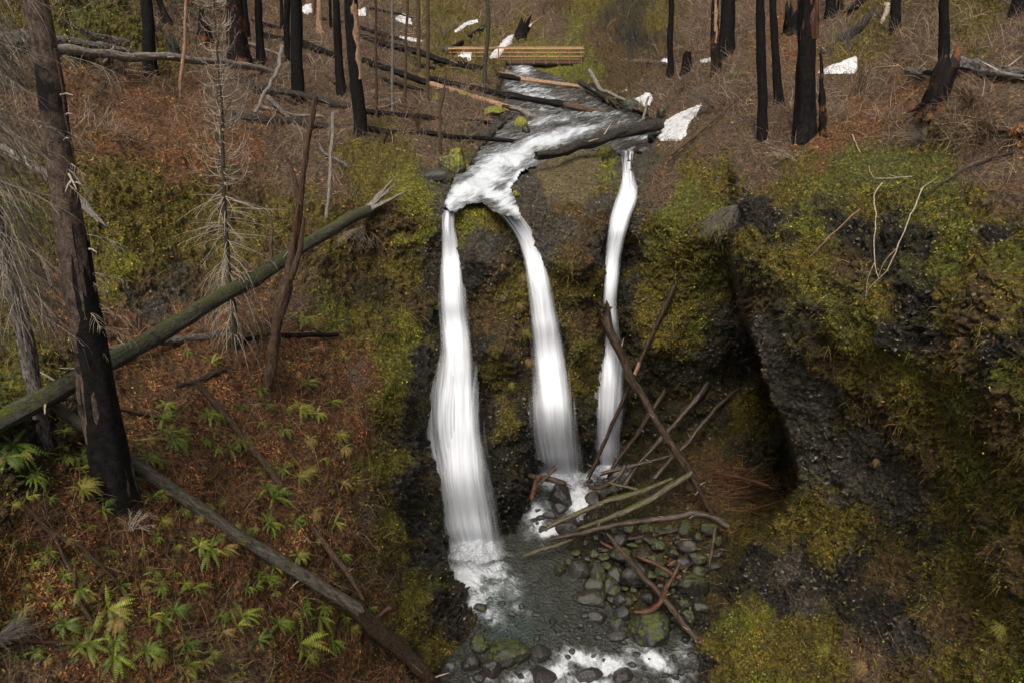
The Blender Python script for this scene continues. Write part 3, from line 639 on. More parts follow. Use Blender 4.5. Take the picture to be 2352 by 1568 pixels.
waterfall([(446,1026,1060),(475,1016,1046),(520,1016,1041),(560,1016,1052),(600,1014,1062),(700,1012,1070),(800,1017,1082),(845,1003,1090),(900,985,1094),(950,975,1098),(1000,975,1102),(1050,985,1110),(1100,993,1120),(1150,1003,1132),(1200,1014,1142),(1284,1036,1152)],
          'tallest white waterfall at the left, widening into the big foam patch', 1, .12, .7, mf1, mf1, 0.05, [(446,1026,1060),(475,1016,1046),(520,1016,1041),(560,1016,1052),(600,1014,1060),(700,1014,1066),(800,1019,1078),(900,1016,1088),(1000,1012,1098),(1100,1010,1112),(1200,1018,1134),(1272,1034,1150)])
waterfall([(470,1128,1180),(495,1150,1198),(520,1172,1216),(550,1190,1235),(600,1205,1253),(650,1211,1265),(700,1217,1275),(800,1221,1293),(850,1223,1302),(900,1222,1311),(1000,1219,1324),(1050,1221,1330),(1114,1231,1338)],
          'middle white waterfall arching over the lip and landing behind the dark boulder', 2, .12, .6, mf2, mf2, 1.4, [(470,1128,1180),(495,1150,1198),(520,1172,1216),(550,1190,1235),(600,1206,1252),(700,1219,1272),(800,1226,1290),(900,1234,1306),(1000,1240,1320),(1100,1250,1334)])
waterfall([(340,1428,1458),(380,1430,1449),(400,1431,1455),(430,1426,1463),(460,1415,1461),(500,1404,1446),(550,1396,1433),(600,1390,1423),(700,1385,1416),(800,1380,1426),(850,1373,1431),(900,1368,1433),(950,1363,1431),(1000,1361,1426),(1082,1359,1426)],
          'thin white waterfall at the right, passing behind the leaning log with roots', 3, .6, .6, mf3, mf3, 1.45, [(340,1428,1458),(380,1430,1449),(400,1431,1455),(430,1426,1463),(460,1415,1461),(500,1404,1446),(550,1396,1433),(600,1390,1421),(700,1386,1413),(800,1387,1416),(900,1380,1420),(1082,1374,1416)])

# ------------------------------------------------------------------ scattered cover (uncountable)
def pick(n, box=(-260, -60, 2600, 1720)):
    x = RNG.uniform(box[0], box[2], n); y = RNG.uniform(box[1], box[3], n)
    return x, y
def patchy(p, k=.85):
    return np.clip(np.exp(k*fbm(p*1.7, 3, 91)+.35*k*vnoise(p*7, 95)), .25, 1.7)[:, None]
def frame_of(N):
    ref = np.where(np.abs(N[:, 2:3]) > .9, np.array([[1.0, 0, 0]]), np.array([[0, 0, 1.0]]))
    A = np.cross(N, ref); A /= np.linalg.norm(A, axis=1, keepdims=True)+1e-9
    return A, np.cross(N, A)
flatW = {k: wt[k].astype(np.float64) for k in CK}
water_mask = np.maximum(sdu, sdl)
def site(n, wts, seed, box=None, clump=0.0, cs=1.5, avoid=0.0):
    x, y = pick(n, box or (-260, -60, 2600, 1720))
    w = sum(v*samp(flatW[k], x, y) for k, v in wts.items())
    p = samp(P1, x, y); N = samp(N1, x, y); N /= np.linalg.norm(N, axis=1, keepdims=True)+1e-9
    if clump: w = w*np.clip(.5+clump*fbm(p*cs, 3, seed), 0, 2)
    ok = (RNG.random(n) < w) & (samp(water_mask, x, y) < -3) & ((samp(sds, x, y) < -2) | (RNG.random(n) < .06))
    if avoid: ok &= RNG.random(n) > samp(wallm, x, y)*avoid
    _, _, f = project(p)
    return x[ok], y[ok], p[ok], N[ok], f[ok]
def pal(n, cols, probs=None, var=.25):
    c = np.array(cols)[RNG.choice(len(cols), n, p=probs)]*np.array([1.09, .98, .76])
    return c*(1+RNG.uniform(-var, var, (n, 1)))*(1+RNG.uniform(-.08, .08, (n, 3)))
def quads_of(p, a, b, sa, sb, col, extra=None):
    """leaf shaped 4-gons"""
    n = len(p)
    V = np.stack([p-a*sa, p+b*sb*.5-a*sa*.1, p+a*sa, p-b*sb*.5-a*sa*.1], 1)
    return V.reshape(-1, 3), np.arange(n*4).reshape(n, 4), np.repeat(col, 4, 0)
def leaves(name, sites, size, lift, cols, probs, per, tilt, mat, elong=1.6, spread=1.6, var=.3, stuffname=None):
    x, y, p, N, f = sites
    p = np.repeat(p, per, 0); N = np.repeat(N, per, 0); f = np.repeat(f, per)
    n = len(p); A, B = frame_of(N)
    sc = size*(f/26)**.62
    r = RNG.normal(0, 1, (n, 2))*(sc*spread)[:, None]
    p = p + A*r[:, :1] + B*r[:, 1:] + N*(RNG.uniform(.0, 1, n)*lift*sc)[:, None]
    d = N*RNG.uniform(-tilt*.4, tilt, (n, 1)) + A*RNG.normal(0, 1, (n, 1)) + B*RNG.normal(0, 1, (n, 1)); d /= np.linalg.norm(d, axis=1, keepdims=True)
    e = np.cross(d, N + RNG.normal(0, .5, (n, 3))); e /= np.linalg.norm(e, axis=1, keepdims=True)+1e-9
    s = sc*RNG.uniform(.5, 1.4, n)
    V, Qd, K = quads_of(p, d, e, (s*elong*.5)[:, None], s[:, None], pal(n, cols, probs, var)*patchy(p))
    o = mesh_obj(name, V, Qd, col=K, mat=mat, smooth=False)
    return tag(o, kind='stuff')
leaves('leaf_litter', site(420000, dict(L=1, B=.45, K=.04, M=.03), 1, clump=1.3, cs=1.0), .042, .9, [(.25,.105,.038),(.18,.072,.028),(.085,.038,.020),(.27,.145,.07),(.045,.023,.013),(.22,.15,.085)], [.20,.24,.22,.06,.16,.12], 1, .5, M['litter'], 3.2)
leaves('moss', site(300000, dict(M=.95, V=1, G=.8, K=.22, D=.18, S=.12, R=.04, B=.1, L=.06), 2, clump=1.0, cs=1.4), .062, 1.3, [(.115,.098,.008),(.085,.078,.008),(.155,.130,.010),(.045,.044,.006),(.135,.080,.010)], [.3,.27,.15,.18,.10], 1, 1.2, M['moss'], 1.2)
leaves('ground_cover', site(60000, dict(G=.9, M=.16, V=.3, B=.08, L=.13), 3, clump=3.0, cs=.55), .060, 1.8, [(.115,.14,.018),(.09,.115,.016),(.14,.16,.024),(.05,.07,.012)], None, 3, 1.0, M['moss'], 1.3)
leaves('bright_moss', site(90000, dict(V=1, G=.12), 4, clump=1.2), .06, 1.2, [(.23,.22,.010),(.17,.17,.010),(.27,.25,.015)], None, 1, 1.0, M['moss'], 1.1)

def chips(name, sites, size, cols, mat, flat=.6):
    x, y, p, N, f = sites
    n = len(p); A, B = frame_of(N); sc = size*(f/28)**.7*RNG.uniform(.4, 1.5, n)
    k = 5
    th = np.linspace(0, 2*math.pi, k, endpoint=False)[None]+RNG.uniform(0, 6, (n, 1))
    rr = sc[:, None]*RNG.uniform(.6, 1.2, (n, k))
    ring = p[:, None]+A[:, None]*(rr*np.cos(th))[..., None]+B[:, None]*(rr*np.sin(th)*RNG.uniform(.5, 1, (n, 1)))[..., None] - N[:, None]*(.25*sc)[:, None, None]
    top = p+N*(sc*flat*RNG.uniform(.3, 1.2, n))[:, None]+A*(sc*RNG.uniform(-.6, .6, n))[:, None]+B*(sc*RNG.uniform(-.6, .6, n))[:, None]
    top2 = top + A*(sc*RNG.uniform(-.5, .5, n))[:, None]+B*(sc*RNG.uniform(-.5, .5, n))[:, None]
    V = np.concatenate([ring, top[:, None], top2[:, None]], 1)
    T_ = []
    for i in range(k):
        j = (i+1) % k
        T_.append([i, j, 5 if i < 3 else 6])
    T_ += [[3, 6, 5], [0, 5, 6]]
    T_ = np.array(T_)[None]+(np.arange(n)*7)[:, None, None]
    K = np.repeat(pal(n, cols, None, .4), 7, 0)
    o = mesh_obj(name, V.reshape(-1, 3), None, T_.reshape(-1, 3), col=K, mat=mat, smooth=False)
    return tag(o, kind='stuff')
chips('rubble', site(150000, dict(R=.8, Y=.6, K=.22, D=.3, S=.25, M=.06, G=.08), 5, clump=.8, cs=1.0), .068, [(.025,.021,.018),(.045,.036,.028),(.06,.052,.045),(.018,.015,.013),(.10,.09,.082)], M['stone_bit'], .9)

def ribbons(p0, d0, L, w, segs, droop, wander, cols, rs=0, up=None):
    """thin curved blades / twigs as flat strips facing partly outwards"""
    n = len(p0)
    pts = [p0]; d = d0.copy()
    st = (L/segs)[:, None]
    for s in range(segs):
        d = d + RNG.normal(0, wander, (n, 3)) + np.array([0, 0, -1.0])*np.reshape(droop, (-1, 1) if np.ndim(droop) else (1, 1))
        d /= np.linalg.norm(d, axis=1, keepdims=True)
        pts.append(pts[-1]+d*st)
    Pn = np.stack(pts, 1)                      # n, segs+1, 3
    view = Pn[:, 0] - np.array([0, -5.0, CAMZ+4])
    side = np.cross(d0, RNG.normal(0, 1, (n, 3))); side /= np.linalg.norm(side, axis=1, keepdims=True)+1e-9
    ww = (w[:, None]*np.linspace(1, .25, segs+1)[None])[..., None]
    s2 = np.cross(side, d0); s2 /= np.linalg.norm(s2, axis=1, keepdims=True)+1e-9
    # triangular section: three rails
    rails = []
    for a in (0, 2.094, 4.189):
        rails.append(Pn+(side*math.cos(a)+s2*math.sin(a))[:, None]*ww)
    V = np.stack(rails, 2)                     # n, segs+1, 3rails, 3
    base = (np.arange(n)*(segs+1)*3)[:, None, None]
    q = []
    for s in range(segs):
        for r in range(3):
            a = s*3+r; b = s*3+(r+1) % 3
            q.append([a, b, b+3, a+3])
    q = np.array(q)[None]+base
    return V.reshape(-1, 3), q.reshape(-1, 4), np.repeat(cols, (segs+1)*3, 0)
def brush(name, sites, L0, L1, w, segs, droop, wander, cols, mat, lean=.6, per=1, outw=1.0):
    x, y, p, N, f = sites
    p = np.repeat(p, per, 0); N = np.repeat(N, per, 0); f = np.repeat(f, per); n = len(p)
    A, B = frame_of(N)
    d = N*RNG.uniform(.1, 1, (n, 1))*outw + A*RNG.normal(0, lean, (n, 1)) + B*RNG.normal(0, lean, (n, 1)) + np.array([0, 0, .25])
    d /= np.linalg.norm(d, axis=1, keepdims=True)
    V, q, K = ribbons(p, d, RNG.uniform(L0, L1, n)*(f/30)**.35, w*(f/28)**.9*RNG.uniform(.6, 1.3, n), segs, droop, wander, pal(n, cols, None, .35)*patchy(p, .45))
    o = mesh_obj(name, V, q, col=K, mat=mat)
    return tag(o, kind='stuff')
brush('undergrowth', site(60000, dict(B=1, L=.22, M=.05, G=.08), 6, clump=1.4, cs=.35), .35, 1.3, .0075, 4, .16, .22, [(.17,.13,.11),(.25,.20,.18),(.085,.052,.04),(.135,.078,.056)], M['twig'])
brush('hanging_moss', site(90000, dict(M=.9, K=.7, G=.5, V=.8, D=.6, S=.12, R=.15), 66, box=(-60,380,2450,1640), clump=1.5, cs=1.1, avoid=.8), .10, .38, .010, 3, .5, .12, [(.15,.125,.012),(.09,.078,.012),(.20,.165,.02),(.14,.075,.02),(.05,.042,.010),(.17,.18,.02)], M['moss'], .5)
brush('bare_scrub', site(42000, dict(B=1, L=.6, M=.5, G=.35, K=.5), 61, box=(-100,-80,2450,340), clump=1.2, cs=.25), .5, 1.7, .0085, 5, .12, .2, [(.19,.15,.13),(.31,.26,.24),(.09,.062,.05),(.13,.088,.07)], M['twig'])
brush('dry_grass', site(26000, dict(K=.5, M=.25, B=.5, V=.35, S=.1, G=.3), 8, clump=2.2, cs=.6), .25, .75, .007, 4, .35, .08, [(.30,.24,.10),(.22,.19,.07),(.16,.16,.04)], M['grass'], .5, 2)
brush('fallen_twigs', site(42000, dict(L=1, B=.4, V=.1), 9), .3, 1.5, .0085, 3, .02, .18, [(.10,.055,.030),(.17,.11,.07),(.05,.03,.018),(.26,.19,.13)], M['twig'], 1.4, 1, .12)

# ================================================================== things
def wr(px_width, t): return px_width*t/F/2
_sid = [0]
def nsid(): _sid[0] += 1; return _sid[0]

def log_points(pts, wpx, dep=None, sink=.6, free=False):
    """pixels along a log -> straight-ish 3D run resting on the ground; dep overrides the distances at its ends"""
    n = len(pts)
    w = list(wpx) if hasattr(wpx, '__len__') else [wpx]*n
    if len(w) == 2 and n > 2: w = list(np.interp(np.linspace(0, 1, n), [0, 1], w))
    L = np.concatenate([[0], np.cumsum([math.dist(pts[i], pts[i+1]) for i in range(n-1)])]); s = L/L[-1]
    te = [ter_t(*pts[0]), ter_t(*pts[-1])]
    if dep: te = [d if d else e for d, e in zip(dep, te)]
    rend = [wr(w[0], te[0]), wr(w[-1], te[1])]
    te = [te[0]-rend[0]*sink*(0 if dep and dep[0] else 1), te[1]-rend[1]*sink*(0 if dep and dep[1] else 1)]
    inv = np.interp(s, [0, 1], [1/te[0], 1/te[1]])
    if (not dep or dep == 'rest') and not free:                # lift it clear of humps in the ground
        lift = 0
        for k in np.linspace(0, 1, 15):
            x = np.interp(k, s, [p[0] for p in pts]); y = np.interp(k, s, [p[1] for p in pts])
            tt = ter_t(x, y); i = np.interp(k, s, inv); r = wr(np.interp(k, s, w), tt)
            lift = max(lift, 1/max(tt - r*.5, 1) - i)
        inv = inv + lift*1.0
    t = 1/inv
    P_ = [P3(p[0], p[1], tt) for p, tt in zip(pts, t)]
    R_ = [wr(a, tt) for a, tt in zip(w, t)]
    return P_, R_
LOGS = []
def add_log(label, mat, pts, w, dep=None, sides=12, jag=1.6, jag0=.6, group=None, wob=.55, cat='log', name='fallen_log', rough=.24, stubs=None, extra=None, sink=.6, split=None, free=False):
    P_, R_ = log_points(pts, w, dep, sink, free)
    P_ = [np.array(p) for p in P_]
    base = P_[0].copy()
    rm = float(np.mean(R_)); tot = sum(np.linalg.norm(P_[i+1]-P_[i]) for i in range(len(P_)-1))
    sd = nsid()
    parts = []
    if stubs is None: stubs = 2 if cat == 'log' and not split else 0
    mb = MB()
    tube(mb, [p-base for p in P_], R_, sides, step=max(rm*1.2, tot/60), rough=rough, seed=sd, jag=jag*2, jag0=jag0*2, wob=wob*rm)
    need_parts = stubs or extra or split
    if not need_parts:
        o = mb.build(name, M[mat]); o.location = base; tag(o, label, cat, group); return o
    root = empty(name, base, label, cat, group)
    if split:                                # burnt length and bare length are told apart by their bark
        s, m2 = split; mb = MB(); mb2 = MB()
        pts_r, r_r, S = resample(P_, R_, tot/60); k = int(len(pts_r)*s)
        tube(mb, pts_r[:k+1]-base, r_r[:k+1], sides, rough=rough, seed=sd, jag=.8, jag0=jag0*2)
        tube(mb2, pts_r[k:]-base, r_r[k:]*.93, sides, rough=rough*.6, seed=sd, jag=jag*2)
        mb.build('burnt_bark', M[mat], root); mb2.build('bare_wood', M[m2], root)
    else: mb.build('trunk', M[mat], root)
    rng = random.Random(sd)
    for k in range(stubs):
        f = rng.uniform(.12, .95); i = f*(len(P_)-1); a = int(min(i, len(P_)-2)); q = P_[a]+(P_[a+1]-P_[a])*(i-a)-base
        dr = np.array([rng.uniform(-1, 1), rng.uniform(-1, .3), rng.uniform(-.2, 1)]); dr /= np.linalg.norm(dr)
        mbs = MB(); tube(mbs, [q, q+dr*rm*2.0, q+dr*rm*3.4+np.array([0, 0, -.1*rm])], [rm*.16, rm*.11, rm*.05], 5, rough=.1, seed=k, jag=1)
        mbs.build('branch_stub', M['pale'], root)
    if extra: extra(root, P_, R_, base)
    return root

# ---- standing trees -------------------------------------------------
def tree_axis(base, upper, wb, wu, top_h=None, tb=None):
    """base and an upper pixel at the same forward distance"""
    t = tb or ter_t(*base); B = P3(base[0], base[1], t)
    d = ray(upper[0], upper[1]); tu = B[1]/d[1]; U = P3(upper[0], upper[1], tu)
    rb, ru = wr(wb, t), wr(wu, tu)
    if top_h:
        Hh = U[2]-B[2]; k = top_h/max(Hh, .1)
        T_ = B+(U-B)*k; rt = max(rb+(ru-rb)*k, ru*.35)
        T_[0] = U[0]+(U[0]-B[0])*min(k-1, .5)
        return [B, U, T_], [rb, ru, rt], t
    return [B, U], [rb, ru], t
def add_tree(label, mat, base, upper, wb, wu, cat='tree', group=None, mids=None, top_h=None, jag=0, crown=None, name='burnt_tree', flare=.35, rough=.13, sides=14, tb=None, peel=None, deep=.5, cmat='pale'):
    A_, R_, t = tree_axis(base, upper, wb, wu, top_h, tb)
    if mids:
        y = A_[0][1]; pts = [A_[0]]; rr = [R_[0]]
        for mx, my, mw in mids:
            d = ray(mx, my); tu = y/d[1]; pts.append(P3(mx, my, tu)); rr.append(wr(mw, tu))
        A_ = pts+A_[1:]; R_ = rr+R_[1:]
    B = np.array(A_[0]); sd = nsid()
    root = empty(name, B, label, cat, group)
    low = np.array([0, 0, -deep])
    loc = [low]+[np.array(a)-B for a in A_]; rr = [R_[0]*1.05]+list(R_)
    tot = sum(np.linalg.norm(loc[i+1]-loc[i]) for i in range(len(loc)-1))
    mb = MB(); tube(mb, loc, rr, sides, step=max(R_[0]*.9, tot/90), rough=rough, seed=sd, flare=flare, jag=jag*2, wob=R_[0]*.25)
    mb.build('trunk', M[mat], root)
    if peel:                                 # strip of bare wood where the bark has come off, standing slightly proud of the char
        z0, z1, ang, m2 = peel
        mb = MB(); n = 40; k = 7
        PP, RR, S = resample(loc, rr, tot/(n-1)); n = len(PP)
        i0, i1 = int(n*z0), int(n*z1)
        V = []; U = []
        for i in range(i0, i1):
            f = (i-i0)/max(1, i1-i0-1); hw = .75*math.sin(math.pi*min(1, f*1.0+.08)*.97)**.4*(1+.35*math.sin(i*1.7+sd))
            for j in range(k):
                a = math.radians(ang)+hw*(j/(k-1)*2-1)
                r = RR[i]*(1.11-.10*abs(j/(k-1)*2-1)**3)
                V.append(PP[i]+np.array([math.sin(a)*r, -math.cos(a)*r, 0])); U.append((j*.05, S[i]))
        V = np.array(V); m = i1-i0; q = [[a*k+b, a*k+b+1, a*k+k+b+1, a*k+k+b] for a in range(m-1) for b in range(k-1)]
        mb.add(V, Q=q, U=np.array(U)); mb.build('bare_wood', M[m2], root)
    if crown:
        mb = MB(); crown(mb, loc, rr, random.Random(sd), t); mb.build('crown', M[cmat], root)
    return root
def branch(mb, p, az, L, el0, curl, r, rng, twigs=6, droop_tw=.5, segs=7, tw_len=.35, tw_r=.5):
    d = np.array([math.cos(az)*math.cos(el0), math.sin(az)*math.cos(el0), math.sin(el0)])
    pts = [p]; el = el0
    wig = rng.uniform(-.25, .25)
    for s in range(segs):
        el += curl/segs; az += wig/segs+rng.uniform(-.12, .12)
        d = np.array([math.cos(az)*math.cos(el), math.sin(az)*math.cos(el), math.sin(el)])
        pts.append(pts[-1]+d*L/segs)
    tube(mb, pts, list(np.linspace(r, r*.28, len(pts))), 3, cap=False)
    for k in range(twigs):
        f = rng.uniform(.2, 1)*segs; i = min(int(f), segs-1); q = pts[i]+(pts[i+1]-pts[i])*(f-i)
        a2 = az+rng.choice((-1, 1))*rng.uniform(.35, 1.0); l2 = L*tw_len*rng.uniform(.4, 1)*(1.2-f/segs*.6)
        e2 = el0+curl*f/segs; tp = [q]
        for s in range(3):
            e2 -= droop_tw/3*rng.uniform(.3, 1.5); a2 += rng.uniform(-.15, .15)
            tp.append(tp[-1]+np.array([math.cos(a2)*math.cos(e2), math.sin(a2)*math.cos(e2), math.sin(e2)])*l2/3)
        tube(mb, tp, [r*tw_r, r*tw_r*.8, r*tw_r*.6, r*tw_r*.35], 3, cap=False)
def crown_fn(n, z0, z1, L0, L1, el, curl, r=.012, twigs=6, droop=.5, azr=None, tw_len=.35):
    def fn(mb, loc, rr, rng, t):
        zz = np.array([q[2] for q in loc]); zt = zz[-1]
        for k in range(n):
            f = z0+(z1-z0)*rng.random(); z = zt*f
            p = np.array([np.interp(z, zz, [q[0] for q in loc]), np.interp(z, zz, [q[1] for q in loc]), z])
            g = (f-z0)/(z1-z0)
            L = (L0*(1-g)+L1*g)*rng.uniform(.6, 1.15)
            az = rng.uniform(0, 2*math.pi) if azr is None else math.radians(rng.uniform(*azr))
            e = el(g) if callable(el) else el; c = curl(g) if callable(curl) else curl
            branch(mb, p, az, L, e+rng.uniform(-.2, .2), c+rng.uniform(-.3, .3), r*rng.uniform(.7, 1.3), rng, twigs, droop, tw_len=tw_len)
    return fn
BG = 'burnt trunks standing behind the left bank'
RT = 'burnt trunks on the right hillside'

# the big leaning fir on the left
def big_extra():
    pass
bt = add_tree('largest tree at left, charred base and grey brown bark above, pale branch stubs', 'big', (262,1128), (72,-10), 84, 52, mids=[(243,1000,77),(226,900,73),(200,740,69),(178,600,65),(152,460,61),(126,300,58),(100,140,55)], top_h=16.5, name='fir_tree', flare=.18, rough=.08, sides=22,
   crown=crown_fn(16, .25, .72, 1.1, 1.6, -.1, -.5, .011, 14, .8, (-60, 30), .5), deep=1.2)
# charred lower sleeve of that trunk
def sleeve(root, base, z0, z1, mids, mat, grow=1.035, seed=3):
    loc = []; rr = []
    for mx, my, mw in mids:
        d = ray(mx, my); tu = base[1]/d[1]; q = P3(mx, my, tu); loc.append(q-base); rr.append(wr(mw, tu)*grow)
    mb = MB(); tube(mb, loc, rr, 22, step=.3, rough=.08, seed=seed, jag=3.0, cap=False, flare=.18); return mb
_b = np.array(bt.location)
sleeve(bt, _b, 0, 1, [(266,1150,88),(262,1128,84),(243,1000,77),(226,900,73),(205,770,70),(190,690,68),(182,640,66)], 'char', seed=bt and 1).build('charred_bark', M['char'], bt)
_rng = random.Random(4)
for (mx, my, ax, ay) in [(112,165,100,155),(140,218,168,219),(148,322,158,318),(158,400,176,436),(150,266,165,262),(170,420,186,424),(165,414,150,440),(205,572,222,580)]:
    d = ray(mx, my); q = P3(mx, my, _b[1]/d[1]-.38); q2 = P3(ax, ay, _b[1]/ray(ax, ay)[1]-.7)
    mb = MB(); tube(mb, [q-_b, (q+q2)/2-_b+np.array([0, 0, .03]), q2-_b], [.030, .022, .010], 6, rough=.2, seed=int(mx), jag=1); mb.build('branch_stub', M['pale'], bt)
# hanging dead branch along its right side
mb = MB(); pp = []
for x_, y_ in [(126,112),(138,170),(146,215),(148,262),(158,300),(168,345),(176,392)]:
    pp.append(P3(x_, y_, _b[1]/ray(x_, y_)[1]-.45)-_b)
tube(mb, pp, [.035,.03,.028,.026,.024,.018,.01], 6, step=.15, rough=.2, seed=5); mb.build('hanging_branch', M['brown'], bt)

# drooping dead tree at the left edge
add_tree('dead tree at the left edge with long drooping pale twigs', 'greyblack', (100,1000), (-8,500), 30, 34, mids=[(88,920,32),(70,860,34),(52,760,36),(36,680,36),(14,590,35)], top_h=12.5, name='dead_tree', flare=.1, rough=.1, sides=10, deep=1.5,
   crown=crown_fn(210, .30, 1.0, 1.9, 1.7, lambda g: -.3, -.8, .015, 12, 1.0, (-85, 50), .6))
add_tree('bare twiggy crown hanging in at the left edge, above the drooping tree', 'greybark', (-220,900), (-200,300), 26, 22, top_h=13, name='dead_tree', flare=.1, sides=8, tb=15.5,
   crown=crown_fn(80, .25, 1.0, 2.6, 2.2, -.1, -.5, .011, 12, .6, (-50, 60), .5), deep=3)
# the slender dead hemlock
add_tree('slender dead conifer with curling pale branches in front of the mossy log', 'mossbark', (540,806), (492,-6), 17, 3, mids=[(537,745,16),(533,690,14),(524,590,12),(517,480,10),(512,360,8.5),(507,240,6.5),(500,120,5)], name='dead_tree', flare=.1, rough=.08, sides=10,
   crown=crown_fn(270, .06, 1.0, 3.0, .75, lambda g: (-.1 if g < .45 else -.4), lambda g: (-1.7 if g < .28 else (-.3 if g < .48 else 1.9)), .020, 4, .35, None, .35))
# broken forked snag
def fork(root_mb):
    pass
sn = add_tree('broken snag with cracked bark and a fork, right of the dead conifer', 'brown', (610,902), (724,232), 26, 10, mids=[(622,830,24),(640,730,25),(662,665,26),(668,600,19),(684,480,15),(693,420,14),(706,320,13)], name='broken_snag', flare=.15, rough=.34, sides=12, jag=2.2, peel=(.55,.95,35,'red'))
_s = np.array(sn.location)
for pl, w_ in (([(690,470),(678,420),(672,380),(658,360)], .05), ([(668,640),(690,575),(698,500)], .06)):
    mb = MB(); tube(mb, [P3(x_, y_, _s[1]/ray(x_, y_)[1]-.05)-_s for x_, y_ in pl], [w_*2.2, w_*1.6, w_, w_*.6][:len(pl)], 7, step=.2, rough=.25, seed=7, jag=1.5); mb.build('side_limb', M['brown'], sn)

# trunks behind the left bank: label, base, upper, wb, wu, mat, peel
for lb, b_, u_, wb, wu, mt, pl in [
 ('burnt trunk left of the pale crooked sapling, thickest on the upper left slope', (346,176),(334,-5),29,24,'char',None),
 ('short black trunk base behind the thick upper left trunk', (382,44),(364,-5),16,12,'char',None),
 ('thick burnt trunk with brown bark beside the dead conifer top', (551,150),(535,-5),40,36,'char_brown',(.3,.9,30,'brown')),
 ('thin black trunk just right of the thick brown one', (566,95),(561,-5),17,16,'char',None),
 ('black trunk between the thin one and the leaning grey pole', (600,150),(593,-5),19,16,'char',None),
 ('narrow black trunk touching the leaning grey pole', (660,152),(657,-5),14,13,'char',None),
 ('stout straight black trunk right of the leaning grey pole', (683,229),(677,-5),27,24,'char',None),
 ('short orange brown trunk far behind the black ones', (734,72),(734,-5),14,11,'tan',None),
 ('tapering black trunk left of the one with the orange scar', (784,213),(769,-5),22,14,'char',None),
 ('black trunk with a long orange scar of bare wood on its right side', (829,318),(803,-5),27,32,'char',(.28,1.0,62,'tan')),
 ('far small dark trunk left of the orange scarred tree', (760,60),(757,-5),7,6,'char',None),
 ('far thin trunk behind the snow at upper left', (720,40),(722,-5),7,6,'brown',None),
 ('dark trunk far back, just left of the black pair', (648,60),(646,-5),9,8,'char',None),
]:
    add_tree(lb, mt, b_, u_, wb, wu, 'tree', BG, top_h=15, peel=pl, flare=.6, cmat='brown')
tw = lambda n, z0, z1, L, e=-.05: crown_fn(n, z0, z1, L, L*.7, e, .3, .018, 5, .3, None, .35)
for lb, b_, u_, wb, wu, mt, cr, md in [
 ('pale crooked sapling standing before the long grey log', (414,216),(427,-5),6,7,'tan',None,[(413,190,8),(419,160,9),(425,100,7)]),
 ('thin light brown dead sapling, first right of the orange scarred tree', (865,275),(863,-5),6,6,'brown',tw(26,.3,1,1.6),None),
 ('thin grey dead sapling, second right of the orange scarred tree', (902,252),(901,-5),7,6,'greybark',tw(26,.3,1,1.6),None),
 ('thin dead sapling with a swollen curved foot', (928,236),(937,-5),12,6,'brown',tw(22,.4,1,1.6),[(932,205,7),(933,150,6),(933,60,6)]),
 ('dark thin trunk left of the twin dark sapling', (963,174),(960,-5),10,8,'brown',tw(24,.3,1,1.6),None),
 ('dark thin sapling whose foot stands behind the tan log', (982,243),(983,-5),9,8,'brown',tw(24,.3,1,1.6),None),
 ('moss covered thin trunk in front of the left end of the footbridge', (1112,204),(1118,-5),10,8,'mossbark',tw(34,.4,1,2.4,.2),[(1113,150,10),(1120,90,9),(1121,50,9)]),
 ('small broken dead stem above the mossy boulders', (1009,360),(1024,168),8,4,'brown',tw(8,.5,1,.5),[(1010,300,8),(1012,250,6),(1020,220,5)]),
]:
    add_tree(lb, mt, b_, u_, wb, wu, 'tree', 'thin dead saplings on the left bank', mids=md, crown=cr, name='dead_sapling', flare=.15, sides=8, cmat='greybark' if mt != 'mossbark' else 'mossbark', top_h=None)
# right hillside
for lb, b_, u_, wb, wu, mt, pl, j in [
 ('dark trunk right of the footbridge, its foot curving into the bank', (1540,164),(1541,-5),14,12,'char',None,0),
 ('brown peeling trunk beside a thick black one', (1645,174),(1643,-5),22,16,'char_brown',(.2,.95,-20,'tan'),0),
 ('thick ragged black trunk behind the brown peeling one', (1669,126),(1671,-5),34,30,'char',None,0),
 ('straight black trunk standing lowest on the right bank, left of the big stump snag', (1753,312),(1748,-5),24,20,'char',None,0),
 ('black trunk leaning behind the lowest straight one', (1789,234),(1775,-5),21,15,'char',None,0),
 ('black trunk at the top edge, above the half buried grey log', (1908,44),(1904,-5),25,20,'char',None,0),
 ('thin trunk at the top edge, right neighbour of a black one', (1931,28),(1929,-5),13,11,'char_brown',None,0),
 ('dark trunk with a pale split log leaning behind it', (2057,70),(2059,-5),24,20,'char',None,0),
 ('tall black trunk rising from the rotten stump at the right', (2168,176),(2169,-5),25,22,'char',None,0),
 ('black trunk cut off by the top right corner', (2338,34),(2337,-5),34,28,'char',None,0),
]:
    add_tree(lb, mt, b_, u_, wb, wu, 'tree', RT, top_h=14, peel=pl, flare=.5)
# the big stump snag
bs = add_tree('broad black broken snag with splintered red brown top on the right bank', 'char', (1848,310), (1856,38), 46, 34, name='broken_snag', flare=.12, rough=.2, jag=3.0, sides=20)
_s = np.array(bs.location)
for k, (x0_, x1_, yt, w_) in enumerate([(1862,1866,-30,.30),(1874,1880,-60,.16),(1850,1853,10,.2),(1890,1886,130,.22)]):
    yb = 60 if k < 3 else 300
    mb = MB(); q = [P3(x_, y_, _s[1]/ray(x_, y_)[1]+(-.05 if k < 3 else -.1))-_s for x_, y_ in ((x0_, yb+30), (x0_, yb-10), (x1_, yt))]
    tube(mb, q, [w_, w_*.9, w_*.35], 8, step=.3, rough=.4, seed=k+40, jag=4); mb.build('splinter', M['red' if k < 3 else 'char_brown'], bs)

